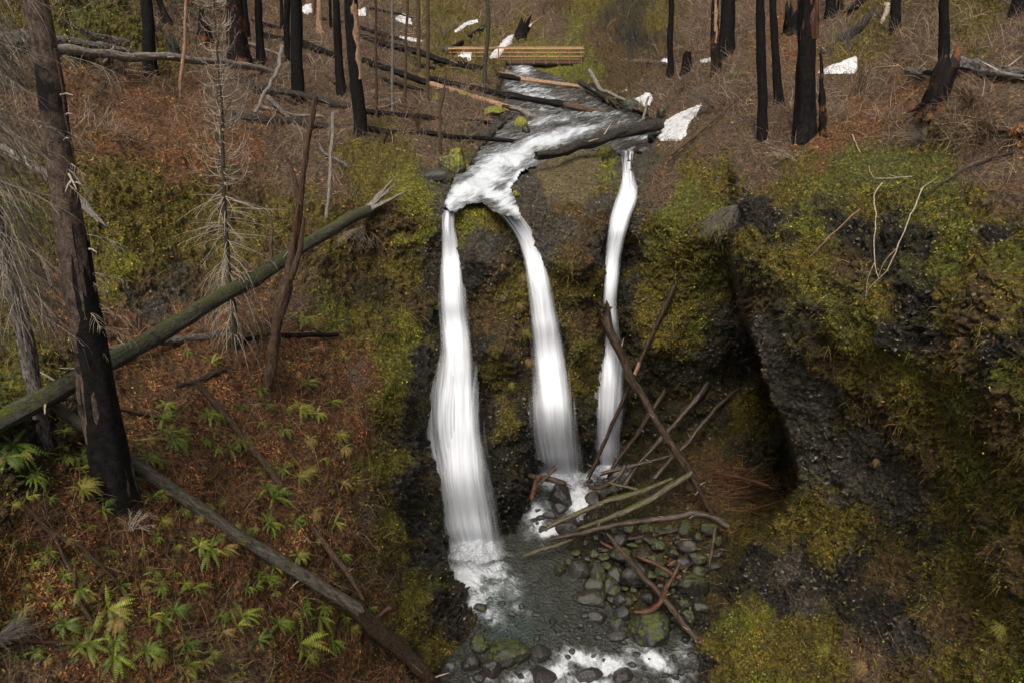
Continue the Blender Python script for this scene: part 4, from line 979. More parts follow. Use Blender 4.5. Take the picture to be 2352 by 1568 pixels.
# jagged stumps
def stump(label, mat, base, hpx, wpx, lean=0, seed=1, spikes=7, roots=4, name='tree_stump'):
    t = ter_t(*base)-.2; B = P3(base[0], base[1], t); k = t/F
    root = empty(name, B, label, 'stump')
    rng = random.Random(seed); r = wpx*k/2; h = hpx*k
    mb = MB(); tube(mb, [np.array([0, 0, -.4]), np.array([lean*h*.3, 0, h*.3]), np.array([lean*h*.6, 0, h*.62])], [r*1.1, r*.9, r*.8], 14, step=max(r*.3, .05), rough=.35, seed=seed, jag=3, flare=.3); mb.build('trunk', M[mat], root)
    for i in range(spikes):
        a = rng.uniform(0, 6.28); hh = h*rng.uniform(.6, 1.1); q = np.array([math.cos(a)*r*.6+lean*h*.5, math.sin(a)*r*.6, h*.35])
        mb = MB(); tube(mb, [q, q*[1.05, 1.05, 1]+np.array([0, 0, (hh-h*.35)*.6]), q*[1.1, 1.1, 1]+np.array([lean*h*.2, 0, hh-h*.35])], [r*.38, r*.25, r*.04], 6, step=r*.4, rough=.4, seed=seed+i); mb.build('splinter', M[mat], root)
    for i in range(roots):
        a = rng.uniform(0, 6.28); q = np.array([math.cos(a), math.sin(a), 0])*r*.8
        mb = MB(); tube(mb, [q+np.array([0, 0, h*.12]), q*1.8+np.array([0, 0, 0]), q*2.6+np.array([0, 0, -.4*r])], [r*.3, r*.22, r*.06], 6, step=r*.4, rough=.4, seed=seed+i+20); mb.build('root', M[mat], root)
    return root
stump('small jagged black stump right of the footbridge, beside snow', 'char', (1577,162), 40, 20, -.1, 3)
stump('rotten black stump with red core under the tall right trunk', 'char_brown', (2140,255), 112, 52, .15, 8, 10, 6)
stump('burnt stump with upturned roots behind the two leaning right trunks', 'char', (1815,80), 55, 26, -.1, 12, 6, 5)
stump('charred stump with red wood beside the mossy log at upper left', 'char_brown', (468,90), 50, 26, .2, 15, 6, 4)
stump('blackened stump at the head of the snow chute above the bridge', 'char', (1196,84), 20, 24, .5, 19, 5, 4)
stump('small burnt stump on the left bank, below the long grey log', 'darkmoss', (400,130), 24, 26, 0, 23, 4, 4)

# ---- fallen logs ----------------------------------------------------
LB = 'logs lying on the left bank'; LS = 'logs lying across the stream'; LF = 'logs jammed at the foot of the falls'; LW = 'logs and sticks on the fern slope'; LR = 'logs on the right hillside'
add_log('long grey log across the upper left slope, behind the big fir', 'greybark', [(112,112),(250,122),(468,140),(672,170)], [22,13], group=LB, stubs=5, jag=2)
add_log('rotten black log pointing right at the upper left, above the long grey log', 'greyblack', [(-20,100),(100,88),(180,96),(320,124)], [50,10], group=LB, stubs=4, jag=3, rough=.4)
add_log('pale broken log lying on the rotten black one at upper left', 'greyblack', [(195,78),(268,100)], [16,20], group=LB, rough=.35, jag=1.5)
add_log('dark log at the far left edge, running under the long grey log', 'char', [(-20,118),(60,108),(160,118)], 24, group=LB, rough=.3)
add_log('mossy green log reaching down to the charred stump at the top', 'mossbark', [(385,-10),(430,25),(474,56)], 15, group=LB)
add_log('leaning pale stick on the long grey log, upper left', 'greybark', [(262,108),(219,178)], [6,9], group=LB, dep=(52.5,48.5), cat='stick', name='dead_stick')
add_log('black cylinder shaped log with a pale broken end', 'char', [(612,86),(660,92),(772,128)], [18,17], group=LB, split=None, jag0=1)
add_log('brown broken pole left of the tapering black trunk', 'brown', [(695,116),(768,190)], [9,6], group=LB)
add_log('leaning grey pole crossing the long logs', 'greybark', [(648,108),(641,155),(584,262)], [9,8], group=LB, dep=(62,46), stubs=2)
add_log('weathered log running down right with a dark crooked end', 'greyblack', [(616,223),(680,290),(738,346),(800,378)], [11,6], group=LB, wob=.9, stubs=3)
add_log('pale vertical pole hanging over the cliff edge', 'greybark', [(765,262),(760,342),(751,493)], [9,8], group=LB, dep=(42,41), stubs=2, jag=1.5)
add_log('mossy log running from the dead conifer to the orange scarred tree', 'darkmoss', [(544,182),(666,216),(810,252),(850,262)], [15,13], group=LB)
add_log('thick mossy dark log below the mossy one', 'darkmoss', [(546,272),(640,282),(760,290),(848,296)], [22,13], group=LB, rough=.22, stubs=2)
add_log('slim black log between the orange scarred tree and the tan boulder bank', 'char', [(836,256),(930,268),(1112,281)], [13,9], group=LB, stubs=3)
add_log('black log lowest on the left bank, its tip over the stream edge', 'char', [(836,296),(960,308),(1060,316),(1170,325)], [16,8], group=LB, stubs=2)
add_log('short orange barkless log between the two lowest black logs', 'tan', [(838,292),(912,286)], [6,8], group=LB)
add_log('black log at top, pointing to the footbridge', 'char', [(815,84),(950,118),(1092,159)], [15,13], group=LS, stubs=2)
add_log('long log half charred, half bare tan wood, entering the stream', 'char', [(836,140),(990,194),(1150,243)], [14,15], group=LS, split=(.5,'tan'))
add_log('longest black log slanting over the stream with a broken red end', 'char', [(983,180),(1120,212),(1293,241),(1345,252)], [12,17], group=LS, split=(.86,'brown'), stubs=2, jag=2.5)
add_log('grey broken log at the stream margin behind the mossy rock', 'greybark', [(1150,240),(1190,250),(1243,278)], [9,14], group=LS, jag=2)
add_log('farthest log over the stream, black then tan', 'char', [(1130,172),(1192,182),(1335,200)], [11,11], group=LS, split=(.3,'tan'), stubs=3, jag=2)
add_log('thin tan pole in front of the first cascade under the bridge', 'tan', [(1110,162),(1174,171),(1217,181)], [5,4], group=LS)
add_log('dark log floating at the tip of the longest black log', 'char', [(1285,258),(1392,262)], [7,8], group=LS)
add_log('massive dark flat topped log lying over the lip of the thin fall', 'darkmoss', [(1237,358),(1330,334),(1420,304),(1508,284)], [19,27], group=LS, rough=.26, sides=18, dep=(49.3,56.8), jag=.6)
add_log('crossed log of the right bank heap, pale end upward', 'greybark', [(1354,164),(1383,209),(1435,232)], [10,7], group=LS, dep=(76,69), stubs=3)
add_log('crossed log of the right bank heap, dark and lower', 'darkmoss', [(1334,190),(1415,242)], [12,9], group=LS, dep=(77,69.5), stubs=3)
add_log('dark log pointing right from the crossed heap', 'char', [(1385,215),(1440,234)], [10,12], group=LS)
add_log('short whitish stick standing beside the large snow patch', 'greybark', [(1489,225),(1477,276)], [5,6], group=LS, dep=(66,62), cat='stick', name='dead_stick')
add_log('brown slab lying in the water below the brown log tip', 'red', [(1350,243),(1380,246)], [8,6], group=LS)
add_log('dark log on the slope above the left end of the footbridge', 'char', [(1117,58),(1075,85),(1041,110)], [6,11], group=LB)
add_log('fallen black log along the rotten stump at the right', 'greyblack', [(2186,154),(2260,166),(2335,178)], [40,26], group=LR, rough=.45, sides=18, jag=2, stubs=3)
add_log('charred snout of log sticking out left of the rotten stump', 'greyblack', [(2086,162),(2130,170)], [14,26], group=LR, rough=.4)
add_log('half buried grey log pointing down left near the snow triangle', 'darkmoss', [(2010,26),(1960,72),(1894,128)], [20,15], group=LR, jag0=0, jag=.2)
add_log('slim dark log beside the half buried grey one', 'darkmoss', [(2065,0),(2030,30),(1985,54)], [12,10], group=LR)
add_log('pale split log leaning behind a trunk at the top right', 'pale', [(2042,0),(2026,56)], [14,8], group=LR)
add_log('dark log at the top edge between two black trunks on the right', 'char', [(1990,-8),(1950,30)], [16,13], group=LR)
add_log('dead branch under the leaning bushes, left of the lowest right trunk', 'brown', [(1690,230),(1600,310),(1545,352)], [4,9], group=LR, wob=.5)

for lb, mt, pts, w in [
 ('thin black log just above the long grey log, behind the pale sapling','char',[(420,70),(500,100),(590,112)],[8,6]),
 ('slim grey log behind the black trunks, upper middle','greybark',[(560,96),(640,126),(720,160)],[7,5]),
 ('charred log far behind the orange scarred tree','char',[(740,44),(830,62),(930,96)],[9,8]),
 ('dark log between the two slanting logs, upper middle','char',[(850,170),(920,196),(1000,214)],[8,7]),
 ('thin tan log right of the tapering black trunk foot','tan',[(796,200),(870,214),(930,216)],[5,4]),
 ('short charred log by the foot of the stout black trunk','char',[(560,205),(620,216),(676,240)],[10,8]),
 ('broken grey log below the stout black trunk','greybark',[(600,246),(660,262),(740,268)],[8,6]),
 ('far black log near the top snow patches','char',[(850,20),(920,34),(1000,62)],[7,6]),
 ('dark thin log running to the mossy covered trunk','char',[(960,150),(1030,166),(1100,184)],[8,6]),
 ('brown log on the bank above the slim black log','brown',[(870,236),(940,246),(1020,252)],[6,5]),
 ('grey log end among brush above the yellow boulders','greybark',[(900,340),(950,352),(1005,372)],[6,5]),
 ('thin black log at the top left behind trunks','char',[(480,20),(560,40),(640,66)],[8,7])]:
    add_log(lb, mt, pts, w, group=LB, stubs=2)
# the mossy log that bridges the cliff, with shattered end
def shatter(root, P_, R_, base):
    e = P_[-1]-base; d = P_[-1]-P_[-2]; d = d/np.linalg.norm(d)
    rg = random.Random(3)
    for k, (ex, ey) in enumerate([(912,402),(905,425),(938,436),(894,440),(902,455),(925,444)]):
        q = P3(ex, ey, 43.6)-base
        o = np.array([rg.uniform(-.2, .2), 0, rg.uniform(-.2, .2)])
        mb = MB(); tube(mb, [e-d*.5+o*.5, (e+q)/2+o*.4, q], [.16, .10, .03], 6, step=.25, rough=.35, seed=k+60, jag=3); mb.build('splinter', M['greybark'], root)
add_log('long mossy green log spanning the slope up to the cliff, shattered at its top end', 'mossbark', [(-30,985),(120,905),(250,835),(500,690),(690,575),(850,478)], [52,48,42,36,31,26], dep=(19.5,43.8), group=LW, sides=18, stubs=6, wob=.35, extra=shatter, rough=.12, jag=2)
add_log('black burnt log lying behind the long mossy one', 'greyblack', [(10,838),(230,808),(400,782),(520,770)], [16,22], group=LW, dep=(24.5,33.2), rough=.25, stubs=3)
add_log('thin dark log right of the broken snag, ending near a bright fern', 'char', [(560,782),(650,770),(770,768)], [14,9], group=LW)
add_log('long smooth grey log running down to the lower centre', 'greylog', [(130,935),(270,1035),(400,1130),(550,1230),(700,1322),(815,1396)], [26,32,31,30,29,27], group=LW, sides=16, rough=.05, stubs=4, wob=.2, jag=.6)
add_log('dark knotty lower end of the long grey log at the bottom edge', 'brown', [(805,1390),(880,1455),(945,1515),(1000,1575)], [38,30], group=LW, rough=.3, stubs=3, jag=2.5)
add_log('thin crooked dark trunk running down beside the long grey log', 'brown', [(455,880),(560,1010),(640,1110),(740,1240),(800,1320),(830,1370)], [14,15,16,15,13,8], group=LW, rough=.25, wob=.6, stubs=4)
add_log('forked thin branch at the middle of the crooked dark trunk', 'brown', [(712,1208),(745,1240),(768,1275),(768,1330)], [9,3], group=LW, cat='branch', name='dead_branch')
add_log('mossy short branch log below the burnt one', 'darkmoss', [(404,890),(460,870),(512,850)], [7,13], group=LW, stubs=2)
add_log('dark low log left of the first big fern clump, right of the fir base', 'brown', [(262,936),(340,952),(440,968)], [12,9], group=LW)
add_log('brown crooked stick at the lower left ending in grey twig', 'brown', [(62,1168),(110,1218),(180,1250),(250,1320),(322,1402)], [14,3], group=LW, cat='stick', name='dead_stick')
add_log('dark stick pointing down from the lower left crooked stick', 'brown', [(125,1230),(160,1310),(175,1370),(212,1430)], [7,10,11,7], group=LW, cat='stick', name='dead_stick')
add_log('flat red splintered board at the lower left edge', 'red', [(8,1468),(90,1474),(168,1478)], [9,11], group=LW, cat='stick', name='broken_board', jag=1.5)
add_log('little upright orange splinter at the lower left', 'red', [(170,1330),(173,1282)], [12,2], group=LW, cat='stick', name='wood_splinter', dep=(20,20))
add_log('cross stick lying over the dark knotty log end', 'brown', [(796,1460),(850,1430),(886,1404)], [10,8], group=LW, dep=(32.8,33.2), cat='stick', name='dead_stick')
add_log('short grey broken log beside the fir trunk at mid height', 'greybark', [(20,350),(70,372),(118,402)], [26,22], group=LW, stubs=2)
add_log('pale splintered log end showing right of the fir trunk', 'greybark', [(165,452),(190,474),(216,498)], [20,14], group=LW, jag=3)
add_log('burnt sapling foot leaning into the moss left of the falls', 'brown', [(876,1005),(885,1040),(902,1078)], [8,6], group=LW, cat='stick', name='dead_stick')
add_log('thin red brown stick on the moss, left of the tallest fall foot', 'brown', [(820,1302),(870,1305),(915,1304)], [4,4], group=LW, cat='stick', name='dead_stick')
add_log('grey standing dead stick behind the mossy log, near the hemlock', 'brown', [(622,600),(624,545),(620,480)], [8,5], group=LW, dep=(37.8,37.8), cat='stick', name='dead_stick')
add_log('small dark upright stump stick behind the mossy log', 'brown', [(322,790),(320,740)], [12,7], group=LW, dep=(30.5,30.5), cat='stick', name='dead_stick')

# log jam
def rootwad(root, P_, R_, base):
    q0 = P_[0]-base; rg = random.Random(5)
    for k in range(16):
        a = rg.uniform(0, 6.28); e = rg.uniform(-.2, 1.0)
        d = np.array([math.cos(a)*math.cos(e), math.sin(a)*math.cos(e)*.8, math.sin(e)]); L = rg.uniform(.4, .95)
        p1 = q0+d*L*.5+np.array([rg.uniform(-.1, .1), 0, rg.uniform(-.1, .1)]); p2 = q0+d*L+np.array([rg.uniform(-.25, .25), 0, rg.uniform(-.05, .3)])
        mb = MB(); tube(mb, [q0, p1, p2], [.17, .085, .025], 6, step=.15, rough=.4, seed=k); mb.build('root', M['wetlog'], root)
add_log('long log leaning on the thin fall with a wad of roots at its top', 'wetlog', [(1386,712),(1398,755),(1426,812),(1448,866),(1490,935),(1527,1000),(1583,1086)], [30,22,19,19,16,17,19], dep=(46.6,47.8), group=LF, extra=rootwad, sides=14, stubs=3, rough=.12)
add_log('lower part of the leaning log under the crossing point', 'wetlog', [(1588,1098),(1612,1138),(1640,1180)], [16,12], dep=(47.6,47.9), group=LF)
add_log('upper right slanting pole leaning on the mossy wall', 'wetlog', [(1556,640),(1532,695),(1490,785),(1458,858)], [13,12,11,8], dep=(46.4,48.4), group=LF, jag=.3, split=(.86,'tan'))
add_log('thin pole running down into the foot of the thin fall', 'wetlog', [(1446,886),(1415,960),(1379,1034),(1354,1088)], [8,9], dep=(48.6,51.2), group=LF)
add_log('dark pole behind the leaning log, steeper of two', 'wetlog', [(1527,899),(1490,955),(1437,1035),(1404,1082)], [12,9], dep=(51,52.4), group=LF)
add_log('longest far pole reaching from the dark cave to the pool', 'wetlog', [(1649,852),(1624,877),(1585,930),(1527,1000),(1433,1112)], [11,13,13,12,9], dep=(51.5,51), group=LF)
add_log('rightmost slanting pole deep in the dark cave', 'wetlog', [(1694,893),(1649,930),(1563,1032),(1516,1084)], [9,10], dep=(51.5,50.6), group=LF)
add_log('thin nearly level pole at the foot of the thin fall', 'wetlog', [(1548,1043),(1470,1064),(1388,1084)], [7,9], dep=(50.8,51), group=LF)
add_log('mossy straight log, upper of the two pointing at the crossing', 'greenlog', [(1584,1090),(1510,1135),(1437,1177),(1343,1212)], [15,16,15,10], dep=(47,47.6), group=LF)
add_log('brown pole above the mossy straight log, ending over white water', 'greenlog', [(1540,1100),(1460,1134),(1365,1161),(1262,1206)], [9,13,13,10], dep=(48.2,47.2), group=LF)
add_log('dark curved log, lowest of the long ones over the pool', 'wetlog', [(1668,1206),(1640,1186),(1595,1180),(1505,1191),(1419,1204),(1330,1224),(1275,1236)], [15,15,15,14,13,11,9], dep=(44.8,47), group=LF, wob=.4)
add_log('tan pole continuing the curved log into the pool', 'greenlog', [(1340,1226),(1290,1246),(1217,1271)], [11,8], dep=(47.2,47), group=LF)
add_log('straight brown log lying down the stony bar towards the mossy boulder', 'wetlog', [(1400,1230),(1460,1300),(1527,1376),(1570,1430),(1597,1462)], [10,14,15,15,12], dep=(45.8,40.2), group=LF, stubs=3)
add_log('bent brown stick on top of the stony bar', 'wetlog', [(1448,1236),(1500,1226),(1581,1209)], [10,7], group=LF, cat='stick', name='driftwood')
add_log('red brown stick crossing the straight log on the bar', 'red', [(1466,1278),(1510,1298),(1552,1322)], [7,10], group=LF, cat='stick', name='driftwood', dep=(44.4,43.2))
add_log('upright leaning red branch right of the straight log', 'red', [(1561,1294),(1545,1330),(1524,1362)], [8,9], group=LF, cat='stick', name='driftwood', dep=(43,42.8))
add_log('short broad red chunk under the red brown stick', 'red', [(1484,1312),(1522,1330)], [13,13], group=LF, cat='stick', name='driftwood', jag=1.5)
add_log('orange brown branch lying on the big mossy boulder', 'red', [(1459,1404),(1490,1400),(1516,1384),(1528,1356)], [7,13,15,12], group=LF, cat='stick', name='driftwood', dep=(42.2,42))
add_log('knotted red root piece at the tip of the leaning red branch', 'red', [(1540,1296),(1556,1284),(1570,1296)], [12,9], group=LF, cat='stick', name='driftwood', rough=.4)
add_log('thin yellow splinter right of the leaning red branch', 'tan', [(1560,1322),(1612,1346)], [4,3], group=LF, cat='stick', name='driftwood')
add_log('dark jammed log behind the round boulder at the middle fall', 'wetlog', [(1217,1092),(1255,1100),(1292,1112)], [13,13], dep=(50,48.8), group=LF, jag=1.5)
add_log('short broken stub on the jammed log by the middle fall', 'wetlog', [(1246,1104),(1268,1082)], [8,10], dep=(49.2,49.2), group=LF, cat='stick', name='driftwood', jag=2)
add_log('reddish plank end left of the round boulder', 'red', [(1222,1140),(1230,1112)], [11,13], dep=(49.3,49.3), group=LF, cat='stick', name='driftwood')
add_log('hooked dark branch lying at the foot of the thin fall', 'wetlog', [(1435,1070),(1418,1098),(1394,1118),(1362,1124),(1351,1114)], [8,10,10,9,5], dep=(50.4,49.4), group=LF, cat='branch', name='dead_branch')
add_log('short brown pole above the brown pole, behind the hooked branch', 'greenlog', [(1397,1108),(1459,1121)], [6,7], dep=(49.2,48.8), group=LF, cat='stick', name='driftwood')
add_log('red brown log in the debris heap at the cave mouth', 'red', [(1640,1086),(1700,1096),(1756,1112)], [7,9], group=LF, dep=(49.4,47))
add_log('upright brown stick on the bar near the big cliff', 'wetlog', [(1642,1216),(1636,1250),(1631,1288)], [9,6], group=LF, cat='stick', name='driftwood', dep=(44.8,44.4))
add_log('small tan piece floating where the curved log meets the pool', 'red', [(1350,1278),(1374,1274)], [7,5], group=LF, cat='stick', name='driftwood')
add_log('reddish driftwood piece on the stones below the curved log', 'red', [(1382,1246),(1400,1254),(1424,1264)], [9,6], group=LF, cat='stick', name='driftwood')
add_log('brown stick at the bottom edge left of the first mossy stone', 'wetlog', [(1020,1540),(1050,1530),(1086,1534)], [14,18], group=LF, cat='stick', name='driftwood')

# rusty debris heap at the cave mouth: uncountable sticks
def debris(name, box, n, L0, L1, w, cols, flat=.25, lift=.25):
    x = RNG.normal((box[0]+box[2])/2, (box[2]-box[0])/4, n); y = RNG.normal((box[1]+box[3])/2, (box[3]-box[1])/4, n)
    p = samp(P1, x, y); N = samp(N1, x, y); a = RNG.normal(.2, .55, n)
    d = np.stack([np.cos(a), np.sin(a)*.6, RNG.normal(0, flat, n)], -1); d /= np.linalg.norm(d, axis=1, keepdims=True)
    V, q, K = ribbons(p+np.array([0, 0, 1.0])*RNG.uniform(.0, lift, (n, 1)), d, RNG.uniform(L0, L1, n), np.full(n, w)*RNG.uniform(.4, 1.6, n), 3, 0.0, .05, pal(n, cols, None, .4))
    return tag(mesh_obj(name, V, q, col=K, mat=M['twig']), kind='stuff')
debris('driftwood_debris', (1580,1060,1740,1190), 520, .4, 1.8, .022, [(.09,.038,.02),(.05,.025,.016),(.16,.085,.05),(.03,.02,.015),(.10,.07,.055)])
debris('tangled_sticks', (1440,1060,1700,1240), 90, .8, 3.2, .035, [(.05,.03,.02),(.08,.05,.035),(.03,.02,.015),(.10,.05,.03)], .22, .35)
debris('driftwood_chips', (1430,1180,1660,1330), 260, .2, 1.0, .014, [(.26,.10,.045),(.14,.06,.03),(.30,.20,.12),(.08,.05,.03)])

# ---- footbridge ------------------------------------------------------
tbr = 86.0
Ybr = P3(1188, 136, tbr)[1]
def BP(px, py): return P3(px, py, Ybr/ray(px, py)[1])
A_, B_ = BP(1033, 139), BP(1338, 139)
zt = BP(1188, 110)[2]-BP(1188, 138)[2]
br = empty('footbridge', A_, 'wooden footbridge with pale rails across the stream at the top', 'bridge')
Lb = B_[0]-A_[0]
def box_mb(x0, x1, y0, y1, z0, z1):
    V = [(x, y, z) for x in (x0, x1) for y in (y0, y1) for z in (z0, z1)]
    Qd = [(0, 1, 3, 2), (4, 6, 7, 5), (0, 4, 5, 1), (2, 3, 7, 6), (0, 2, 6, 4), (1, 5, 7, 3)]
    mb = MB(); mb.add(V, Q=Qd, U=[(v[1]+v[2], v[0]) for v in V]); return mb
DW = 1.5
for k, (dy) in enumerate((.15, DW-.15)):
    mb = MB(); tube(mb, [np.array([-.6, dy, -.32]), np.array([Lb/2, dy, -.26]), np.array([Lb+.6, dy, -.32])], [.27, .27, .25], 12, step=.5, rough=.08, seed=90+k); mb.build('log_beam', M['brown'], br)
m_deck = m_bark('weathered_planks', (.10,.055,.03), (.28,.17,.10), None, rough=.8)
m_rail = m_bark('pale_sawn_wood', (.40,.22,.11), (.70,.44,.25), None, rough=.7)
M['deck'] = m_deck; M['rail'] = m_rail
mb = MB()
npl = 90
for k in range(npl):
    x0 = Lb*k/npl; b = box_mb(x0+.01, x0+Lb/npl-.015, -.02, DW+.02, -.02+.004*(k % 3), .04+.004*(k % 3)); mb.add(b.V[0], Q=b.Q[0], U=b.U[0])
mb.build('deck', M['deck'], br, smooth=False)
npost = 12
for side, yy in ((0, -.08), (1, DW+.02)):
    for k in range(npost):
        x = .12+(Lb-.24)*k/(npost-1)
        box_mb(x-.05, x+.05, yy-.05, yy+.05, -.42, zt-.06).build('post', M['deck'], br, smooth=False)
        if k < npost: 
            pass
    for hz, hh in ((zt-.05, .07), (zt*.66, .05), (zt*.34, .05)) if side == 0 else ((zt-.05, .05),):
        box_mb(-.1, Lb+.1, yy-.11 if side == 0 else yy+.06, yy-.053 if side == 0 else yy+.11, hz-hh/2, hz+hh/2).build('rail', M['rail'], br, smooth=False)
    box_mb(-.12, Lb+.12, yy-.06, yy+.06, zt-.004, zt+.035).build('hand_rail', M['rail'], br, smooth=False)
# trail ledge right of the bridge
pl_ = [(1330,138),(1380,137),(1440,139),(1490,141),(1530,146)]
mb = MB(); rows = []
for x, y in pl_:
    t = ter_t(x, y)-.3; a = P3(x, y, t)
    rows.append([a+np.array([0, -.4, -.12]), a+np.array([0, -.3, .05]), a+np.array([0, 1.2, .12])])
V = np.array(rows).reshape(-1, 3); q = [[i*3+j, i*3+j+1, i*3+j+4, i*3+j+3] for i in range(len(pl_)-1) for j in range(2)]
o = mesh_obj('path', V, q, col=np.full((len(V), 4), (.13,.085,.055,.9)), mat=M['terrain']); tag(o, kind='structure')

# ---- snow ------------------------------------------------------------
m, nt_, b = nmat('old_snow'); v = coords(nt_, 'Object'); n1 = noise(nt_, v, 5, 4, .6); n2 = noise(nt_, v, 1.0, 3, .6)
ln(nt_, mixc(nt_, ramp(nt_, n1, [(.35, 0), (.7, 1)]), (.50,.49,.49), (.70,.70,.71)) if False else mixc(nt_, ramp(nt_, noise(nt_, v, 2.5, 5, .7), [(.36, 1), (.50, 0)]), mixc(nt_, n1, (.50,.49,.49), (.70,.70,.71)), (.30,.24,.19)), b.inputs['Base Color']); b.inputs['Roughness'].default_value = .7
bump(nt_, n2, .4, .1, b); M['snow'] = m
def snow(label, poly, thick=.10):
    step = 2.2
    X, Y = np.meshgrid(np.arange(min(p[0] for p in poly)-4, max(p[0] for p in poly)+4, step), np.arange(min(p[1] for p in poly)-4, max(p[1] for p in poly)+4, step))
    sd = sdist(X, Y, poly)+1.4*fbm(np.stack([X*.16, Y*.3, X*0], -1), 3, 3)
    p = P3(X, Y, samp(T0, X, Y)*1.0)
    N = samp(N0, X, Y)
    d = thick*np.sqrt(np.clip((sd+1)/6, 0, 1)); d = np.where(sd < 0, -.3, d)
    # average ground so that the sheet lies smooth on it
    p = p+N*(d+.02*fbm(p*.8, 2, 4)+.06)[..., None]
    ii = np.arange(X.size).reshape(X.shape); km = (sd > -step*1.5)
    q = np.stack([ii[:-1, :-1], ii[1:, :-1], ii[1:, 1:], ii[:-1, 1:]], -1)[km[:-1, :-1] & km[1:, :-1] & km[1:, 1:] & km[:-1, 1:]]
    u, inv = np.unique(q, return_inverse=True); u_ = p.reshape(-1, 3)[u]; c = u_.mean(0)
    o = mesh_obj('snow_patch', u_-c, inv.reshape(-1, 4), mat=M['snow']); o.location = c
    return tag(o, label, 'snow patch', 'patches of old snow')

for sn_ in SNOW: snow(*sn_)

# ---- stones ----------------------------------------------------------
def ico(n=3):
    t = (1+5**.5)/2
    v = [(-1,t,0),(1,t,0),(-1,-t,0),(1,-t,0),(0,-1,t),(0,1,t),(0,-1,-t),(0,1,-t),(t,0,-1),(t,0,1),(-t,0,-1),(-t,0,1)]
    f = [(0,11,5),(0,5,1),(0,1,7),(0,7,10),(0,10,11),(1,5,9),(5,11,4),(11,10,2),(10,7,6),(7,1,8),(3,9,4),(3,4,2),(3,2,6),(3,6,8),(3,8,9),(4,9,5),(2,4,11),(6,2,10),(8,6,7),(9,8,1)]
    v = [np.array(a)/np.linalg.norm(a) for a in v]
    for _ in range(n):
        c = {}; g = []
        def mid(a, b):
            k = (min(a, b), max(a, b))
            if k not in c: m = v[a]+v[b]; v.append(m/np.linalg.norm(m)); c[k] = len(v)-1
            return c[k]
        for a, b, d in f:
            x, y, z = mid(a, b), mid(b, d), mid(d, a); g += [(a, x, z), (b, y, x), (d, z, y), (x, y, z)]
        f = g
    return np.array(v), np.array(f)
IV3, IF3 = ico(3); IV4, IF4 = ico(4)
def stone(label, mat, x, y, rx, ry, seed, group, big=False, name='boulder', t=None, cat='boulder'):
    t = (t or ter_t(x, y+ry*.5)); k = t/F
    V, Fc = (IV4, IF4) if big else (IV3, IF3)
    rg = np.random.default_rng(seed)
    s = np.array([rx*k, (rx+ry)/2*k*.95, ry*k*1.12])
    D = V.copy()
    r = 1+.16*fbm(D*1.3+seed*3.1, 2, seed)+.04*fbm(D*4+seed, 3, seed)
    for _ in range(9):                       # worn flat faces
        n = rg.normal(0, 1, 3); n /= np.linalg.norm(n); h = rg.uniform(.55, .92)
        dd = (D*r[:, None])@n; r = np.where(dd > h, r*(h+(dd-h)*.25)/np.maximum(dd, 1e-6), r)
    D = D*rg.uniform(.8, 1.15, 3); V2 = D*r[:, None]*s; a = rg.uniform(-.3, .3)
    V2 = V2@np.array([[math.cos(a), 0, -math.sin(a)], [0, 1, 0], [math.sin(a), 0, math.cos(a)]])
    o = mesh_obj(name, V2, None, Fc, mat=M[mat]); loc = P3(x, y, t-ry*k*.25); X_, Y_ = np.array(float(x)), np.array(float(y+ry*.4))
    if float(sdist(X_, Y_, LOW_POLY)) > 0: loc[2] = max(loc[2], float(z_low(X_, Y_))+ry*k*.22)
    if float(sdist(X_, Y_, UP_POLY)) > 0: loc[2] = max(loc[2], float(z_up(X_, Y_))+ry*k*.15)
    o.location = tuple(loc); return tag(o, label, cat, group)
GS = 'stones in the stream and on the stony bar'
